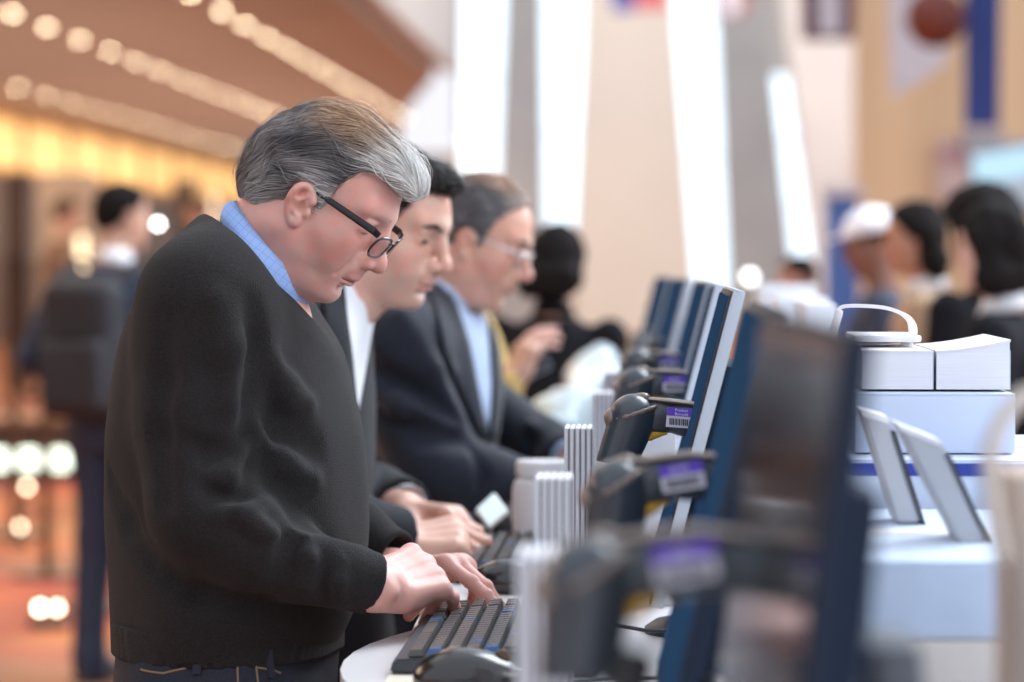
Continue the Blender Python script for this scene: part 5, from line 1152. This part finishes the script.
def paper_block(label, x0, x1, y0, y1, z0, z1, tilt=0.0):
    t = thing('paper_block', label, 'paper stack', ((x0 + x1) / 2, (y0 + y1) / 2, z0), 0, 'white bound blocks on the carton'); w, d, h = x1 - x0, y1 - y0, z1 - z0
    N = 10; V = []
    def curve(z0_, z1_, inset):
        V = []
        for i in range(N + 1):
            x = -w / 2 + inset + (w - 2 * inset) * i / N; k_ = 1 + tilt / h * (i / N) ** 1.6
            for yy in (-d / 2 + inset, d / 2 - inset): V += [(x, yy, z0_ * (k_ if z0_ > 0 else 1)), (x, yy, z1_ * k_)]
        F = [(0, 2, 3, 1), (N * 4, N * 4 + 1, N * 4 + 3, N * 4 + 2)]
        for i in range(N): a = i * 4; b_ = a + 4; F += [(a, b_, b_ + 2, a + 2), (a + 1, a + 3, b_ + 3, b_ + 1), (a, a + 1, b_ + 1, b_), (a + 2, b_ + 2, b_ + 3, a + 3)]
        b = MB(); b._add(V, F); return b
    curve(0, h - .002, .001).build('page_edges', mat('page_edge_paper', (.80, .81, .85), rough=.75, noise=(14, .07), stretch=(1, 1, 90)), t, smooth=False)
    curve(h - .002, h, 0).build('cover', mat('cover_card', (.80, .76, .76), rough=.5), t, smooth=False)
    MB().box((w / 2 - .001, 0, h / 2), (.0022, d * .99, h)).build('spine', mat('spine_grey_blue', (.42, .48, .58), rough=.5), t, smooth=False); return t
zb = zat(395, 3.08) + .005
paper_block('thick white paper block on the carton, left one under the ribbon handle', xat(862, 3.12), xat(934, 3.12), 3.12, 3.38, zb, zat(350, 3.12))
paper_block('thick white paper block on the carton, right one with its cover lifting', xat(936, 3.12), xat(1011, 3.12), 3.12, 3.38, zb, zat(350, 3.12), tilt=.012)
def gift_bag(label, x, y, z, w, d, h, loop):
    t = thing('paper_bag', label, 'bag', (x, y, z)); MB().box((0, 0, h / 2), (w, d, h), bev=.003).build('folded_bag', mat('bag_white', (.80, .80, .84), rough=.5), t)
    P = [Vector(p) - Vector((x, y, z)) for p in loop]; N_ = len(P); MB().tube(P, [.0048 if i < .2 * N_ else .0022 if i < .55 * N_ else .0022 + .0030 * min(1, (i / N_ - .55) / .15) for i in range(N_)], n=10, flat=(1, .25)).build('ribbon_handle', mat('white_ribbon', (.86, .82, .84), rough=.5), t); return t
def smooth_pts(pts, n=8):
    P = [np.array(p) for p in pts]; out = []
    for i in range(len(P) - 1):
        a, b, c, d_ = P[max(i - 1, 0)], P[i], P[i + 1], P[min(i + 2, len(P) - 1)]
        for t_ in np.linspace(0, 1, n, endpoint=False): out.append(.5 * (2 * b + (c - a) * t_ + (2 * a - 5 * b + 4 * c - d_) * t_ ** 2 + (3 * b - a - 3 * c + d_) * t_ ** 3))
    return out + [P[-1]]
gift_bag('flat white paper bag with a ribbon handle standing up, atop the left block', xat(884, 3.28), 3.30, zat(350, 3.12) + .006, .075, .16, .008, smooth_pts([W(832, 338, 3.28), W(838, 316, 3.28), W(842, 307, 3.28), W(866, 306, 3.28), W(890, 309, 3.28), W(908, 318, 3.28), (W(913, 332, 3.28)), W(907, 345, 3.28), W(899, 350, 3.28)]))
# card readers leaning on the carton
def tablet(label, tl, tr, br, bl, Y, th=.012):
    c = W(*br, Y); t = thing('card_terminal', label, 'card terminal', tuple(c), 0, 'leaning card terminals'); lm = mat('terminal_grey', (.48, .50, .54), rough=.45, noise=(30, .06)); P = [W(*q, Y) - c for q in (tl, tr, br, bl)]
    n = offs(0, th * 6, 0)
    b = MB(); b.hexa([tuple(P[3]), tuple(P[2]), tuple(P[2] + n), tuple(P[3] + n), tuple(P[0]), tuple(P[1]), tuple(P[1] + n), tuple(P[0] + n)]); bmesh.ops.bevel(b.bm, geom=list(b.bm.edges), offset=.003, segments=3, affect='EDGES'); b.build('terminal_body', lm, t)
    u = (P[1] - P[0]); u2 = P[3] - P[0]; u2 = u2 / np.linalg.norm(u2)
    b = MB(); b.hexa([tuple(q) for q in (P[0] + u2 * .006 - offs(0, .001, 0), P[1] + u2 * .006 - offs(0, .001, 0), P[1] + u2 * .006 + n * 1.02, P[0] + u2 * .006 + n * 1.02, P[0] - u2 * .001 - offs(0, .001, 0), P[1] - u2 * .001 - offs(0, .001, 0), P[1] - u2 * .001 + n * 1.02, P[0] - u2 * .001 + n * 1.02)]); b.build('white_top_edge', wp, t)
    e = P[1] - P[0]; e = e / np.linalg.norm(e); b = MB(); b.hexa([tuple(q) for q in (P[2] + offs(0, -.001, 0), P[2] + e * .004 + offs(0, -.001, 0), P[2] + e * .004 + n, P[2] + n, P[1] + u2 * .012 + offs(0, -.001, 0), P[1] + e * .004 + u2 * .012 + offs(0, -.001, 0), P[1] + e * .004 + u2 * .012 + n, P[1] + u2 * .012 + n)]); b.build('dark_side', kb_dark, t); return t
tablet('grey card terminal with a white top edge leaning before the striped carton', (897, 424), (940, 441), (990, 548), (960, 548), 2.6)
tablet('smaller grey card terminal behind the edge of the nearest screen', (862, 410), (888, 418), (922, 524), (896, 524), 2.78)
# things at the far right, close to the camera
zz = TOP
t = thing('kraft_bag', 'pale kraft bag edge with a rope handle at the right rim, close and blurred', 'bag', (xat(1030, 1.75), 1.78, BT)); kraft = mat('kraft_paper', (.62, .50, .42), rough=.8, noise=(10, .06))
MB().box((.02, 0, (zat(470, 1.75) - BT) / 2), (.062, .10, zat(470, 1.75) - BT), bev=.002).build('bag_body', kraft, t)
P = smooth_pts([W(1002, 560, 1.73), W(992, 500, 1.73), (W(990, 455, 1.73)), W(1003, 418, 1.73), W(1030, 395, 1.73), W(1060, 410, 1.73), W(1070, 470, 1.73)]); MB().tube([Vector(p) - Vector(t.location) for p in P], .0055, n=10).build('rope_handle', mat('rope_beige', (.80, .70, .62), rough=.8), t)
cu = thing('paper_cup', 'white cup with a dark lower band at the right rim', 'cup', (xat(1034, 1.9), 1.66, BT)); MB().lathe([(.020, 0), (.022, .10), (.0235, zat(508, 1.66) - BT)], n=36).build('cup_body', wp, cu); MB().lathe([(.0212, .05), (.0236, zat(560, 1.66) - BT)], n=36).build('sleeve', mat('dark_sleeve', (.10, .08, .08), rough=.7), cu)
# white goods beyond the screens on the back counter
spec = [(.12, .33, 6.2, 6.7, 292, 332), (.36, .60, 5.4, 5.9, 300, 345), (.10, .26, 8.0, 8.5, 286, 300), (.30, .52, 8.4, 8.9, 282, 310), (.60, .95, 6.6, 7.0, 306, 340)]
for k, (x0, x1, y0, y1, pa, pb) in enumerate([(.225, .272, 4.4, 4.8, 306, 345), (.215, .31, 5.2, 5.6, 300, 340), (.21, .30, 5.9, 6.1, 292, 330), (.215, .34, 6.25, 6.5, 286, 320)]):
    carton(['white carton beyond the screens, nearest of the pale row', 'white carton beyond the screens, widest of the pale row', 'small white carton far down the back counter', 'white carton at the far end of the back counter'][k], x0, x1, y0, y1, BT, max(zat(pa, y0), BT + .05), m=cardw)
# glare of plastic goods on the counter behind the tub: clear bags of badges
plastic = mat('clear_badge_plastic', (.55, .66, .72), rough=.2, noise=(20, .3), coat=.4, bump=.6, bscale=60)
for k, (px, py, Y, sx_, sz_) in enumerate([(548, 432, 5.8, .070, .055), (562, 412, 6.4, .075, .070), (572, 395, 6.9, .075, .06), (584, 378, 7.15, .07, .08), (592, 362, 7.35, .07, .10)]):
    p = W(px, py, Y); t = thing('badge_bag', ['clear bag of badges on the counter, closest to the balding man', 'clear bag of badges, second in the shining row', 'clear bag of badges, middle of the shining row', 'clear bag of badges, fourth in the shining row', 'clear bag of badges, last of the shining row'][k], 'bag', (p[0], Y, TOP), 0, 'shining bags of badges on the counter')
    s = Sdf(); s.ell((0, 0, sz_ * .8), (sx_, .11, sz_ * 1.1), k=.02).ell((sx_ * .3, .02, sz_ * 1.3), (sx_ * .7, .08, sz_ * .8), k=.03); s.region(lambda X, Y_, Z: -Z + 0 * X + 0 * Y_, k=.01); w5 = wave3(50 + k, 70, .009); s.disp = lambda X, Y_, Z, w5=w5: w5(X, Y_, Z); V, F = s.mesh(.006); V[:, 2] = np.maximum(V[:, 2], 0.0); link_mesh('plastic_wrap', V, F, plastic, t)
    MB().box((0, -.02, .004), (sx_ * 1.3, .16, .006)).build('badge_card', paper, t, smooth=False)
# white phone beyond the dark haired man's hands
p = W(492, 512, 4.32); t = thing('smartphone', 'pale glossy phone lying tilted behind the dark-haired man\'s hands', 'phone', (p[0], 4.32, TOP)); 
MB().box((0, 0, .045), (.040, .006, .055), rot=(-.9, -.75, 0), bev=.003).build('phone_body', wp, t); MB().box((0, -.0035, .047), (.034, .003, .049), rot=(-.9, -.75, 0)).build('screen', mat('phone_glow', (.5, .6, .65), emit=(.7, .85, .9), es=.8), t, smooth=False)
MB().box((0, .04, .018), (.09, .03, .036), bev=.004).build('phone_holder', kb_dark, t)
# white pad under the near hand and the folded papers by the keyboard
p = tag(MB().box((-.235, 3.10, TOP + .0015), (.09, .60, .003), rot=(0, 0, .02)).build('paper_sheet', mat('cream_paper', (.75, .68, .56), rough=.7)), 'cream sheet of paper lying under the nearest visible keyboard', 'paper')
# ------------------------------------------------------------------ everyone else in the hall
def place(px, py, Y, height, facing, M_=None): return None
def far_at(label, px, py, Y, facing, top, hair, **kw):
    """height follows from where the middle of the head shows"""
    z = W(px, py, Y)[2]; h = z / 1.615 * 1.75; kw['height'] = h
    k = h / 1.75; x = W(px, py, Y)[0]; hx = (.03 + kw.get('lean', 0)) * k
    return far_person(label, (x - hx * math.cos(facing), Y - hx * math.sin(facing), 0), facing, top, hair, **kw)
navyj = mat('navy_jacket', (.022, .032, .065), rough=.8, noise=(30, .15)); tanj = mat('camel_jacket', (.42, .29, .19), rough=.85, noise=(30, .1)); blackj = mat('black_jacket', (.010, .010, .013), rough=.8, spec=.08)
mustard = mat('mustard_shirt', (.50, .33, .10), rough=.85); whitec = mat('white_collar', (.75, .77, .82), rough=.7); capw = mat('white_cap', (.75, .76, .82), rough=.7); pinkh = mat('rose_scarf', (.5, .05, .12), rough=.7)
BK = (.012, .010, .010)
r, M = far_at('dark-haired man seen from behind with a dark backpack, standing on the carpet at the left', 120, 219, 10.1, math.radians(70), navyj, BK, skin=(.55, .33, .24), collar=whitec, arm='hips', headyaw=math.radians(-35), pitch=.05, fat=.02, bottom=navyj)
bp = thing('backpack', 'dark backpack worn by the man seen from behind on the carpet', 'backpack', tuple(r.location)); bp.rotation_euler = r.rotation_euler; bp.scale = r.scale
s = Sdf(); s.box((-.21, 0, 1.17), (.075, .15, .24), rad=.06, k=.02).box((-.28, 0, 1.08), (.035, .12, .12), rad=.03, k=.015); s.disp = wave3(9, 20, .004); V, F = s.mesh(.007); link_mesh('pack_body', V, F, mat('pack_dark', (.018, .019, .026), rough=.75, noise=(20, .1)), bp)
for d in (-1, 1): MB().tube(smooth_pts([(-.16, d * .09, 1.38), (-.06, d * .12, 1.47), (.07, d * .135, 1.44), (.14, d * .15, 1.30), (.10, d * .17, 1.15), (-.05, d * .2, 1.02), (-.15, d * .14, .98)]), .022, n=10, flat=(1, .3)).build('shoulder_strap', mat('pack_strap', (.02, .02, .024), rough=.8), bp)
MB().tube([(-.29, -.10, 1.22), (-.297, 0, 1.235), (-.29, .10, 1.22)], .006, n=8).build('zip_pull', mat('pack_strap', (0, 0, 0)), bp)
# beyond the balding man
r, M = far_at('person in a mustard shirt holding out a phone, mostly hidden behind the balding man', 468, 232, 6.2, 0.0, mustard, BK, skin=(.58, .33, .25), hand_to=(.13, -.17, 1.28), arm='forward', topname='shirt', fat=.04)
ph = W(532, 366, 6.08); hp = thing('smartphone', 'grey phone held out by the hand past the balding man', 'phone', tuple(ph))
MB().box((0, 0, 0), (.075, .010, .045), rot=(0, -.45, .2), bev=.004).build('phone_body', mat('phone_grey', (.30, .32, .38), rough=.3), hp); MB().box((0, -.006, 0), (.068, .002, .038), rot=(0, -.45, .2)).build('screen', mat('phone_black_glass', (.03, .03, .04), rough=.08), hp, smooth=False)
far_at('person in a black suit bowed at the counter just beyond the balding man', 556, 264, 8.2, math.radians(75), blackj, BK, skin=(.50, .30, .22), arm='forward', pitch=.5, lean=.03, fat=.04, long_hair=.04, collar=blackj)
# beyond the back counter
far_at('woman with dark pulled-back hair, white collar and black jacket at the right edge', 995, 250, 7.2, math.radians(160), blackj, BK, skin=(.68, .42, .34), collar=whitec, long_hair=.015, pitch=.05, headyaw=math.radians(-30))
far_at('woman with voluminous black hair behind the woman in the black jacket', 984, 236, 8.4, math.radians(130), blackj, BK, skin=(.25, .13, .09), long_hair=.12, big_hair=.035, pitch=.1)
far_at('woman in a camel jacket with black hair, facing left in profile', 918, 240, 9.0, math.radians(172), tanj, BK, skin=(.50, .26, .18), collar=whitec, long_hair=.03, pitch=.15)
far_at('person in a white cap and dark jacket behind the ribbon handle', 874, 246, 10.0, math.radians(175), navyj, BK, skin=(.22, .11, .08), cap=capw, pitch=.25)
far_at('person in dark clothes left of the upright blue sign panel', 800, 280, 13.0, math.radians(190), blackj, BK, skin=(.45, .24, .18), pitch=.2)
far_at('person in brown clothes standing by the dark pillar in the left distance', 66, 216, 24.0, math.radians(20), mat('brown_coat', (.20, .12, .08), rough=.8), (.05, .03, .02), pitch=.1)
far_at('person in a pale coat standing past the backpack wearer in the left distance', 200, 214, 28.0, math.radians(200), mat('pale_coat', (.45, .34, .26), rough=.8), (.05, .03, .02), pitch=.1)
# ------------------------------------------------------------------ the three men at the counter
man_sweater(); man_dark_hair(); man_glasses()
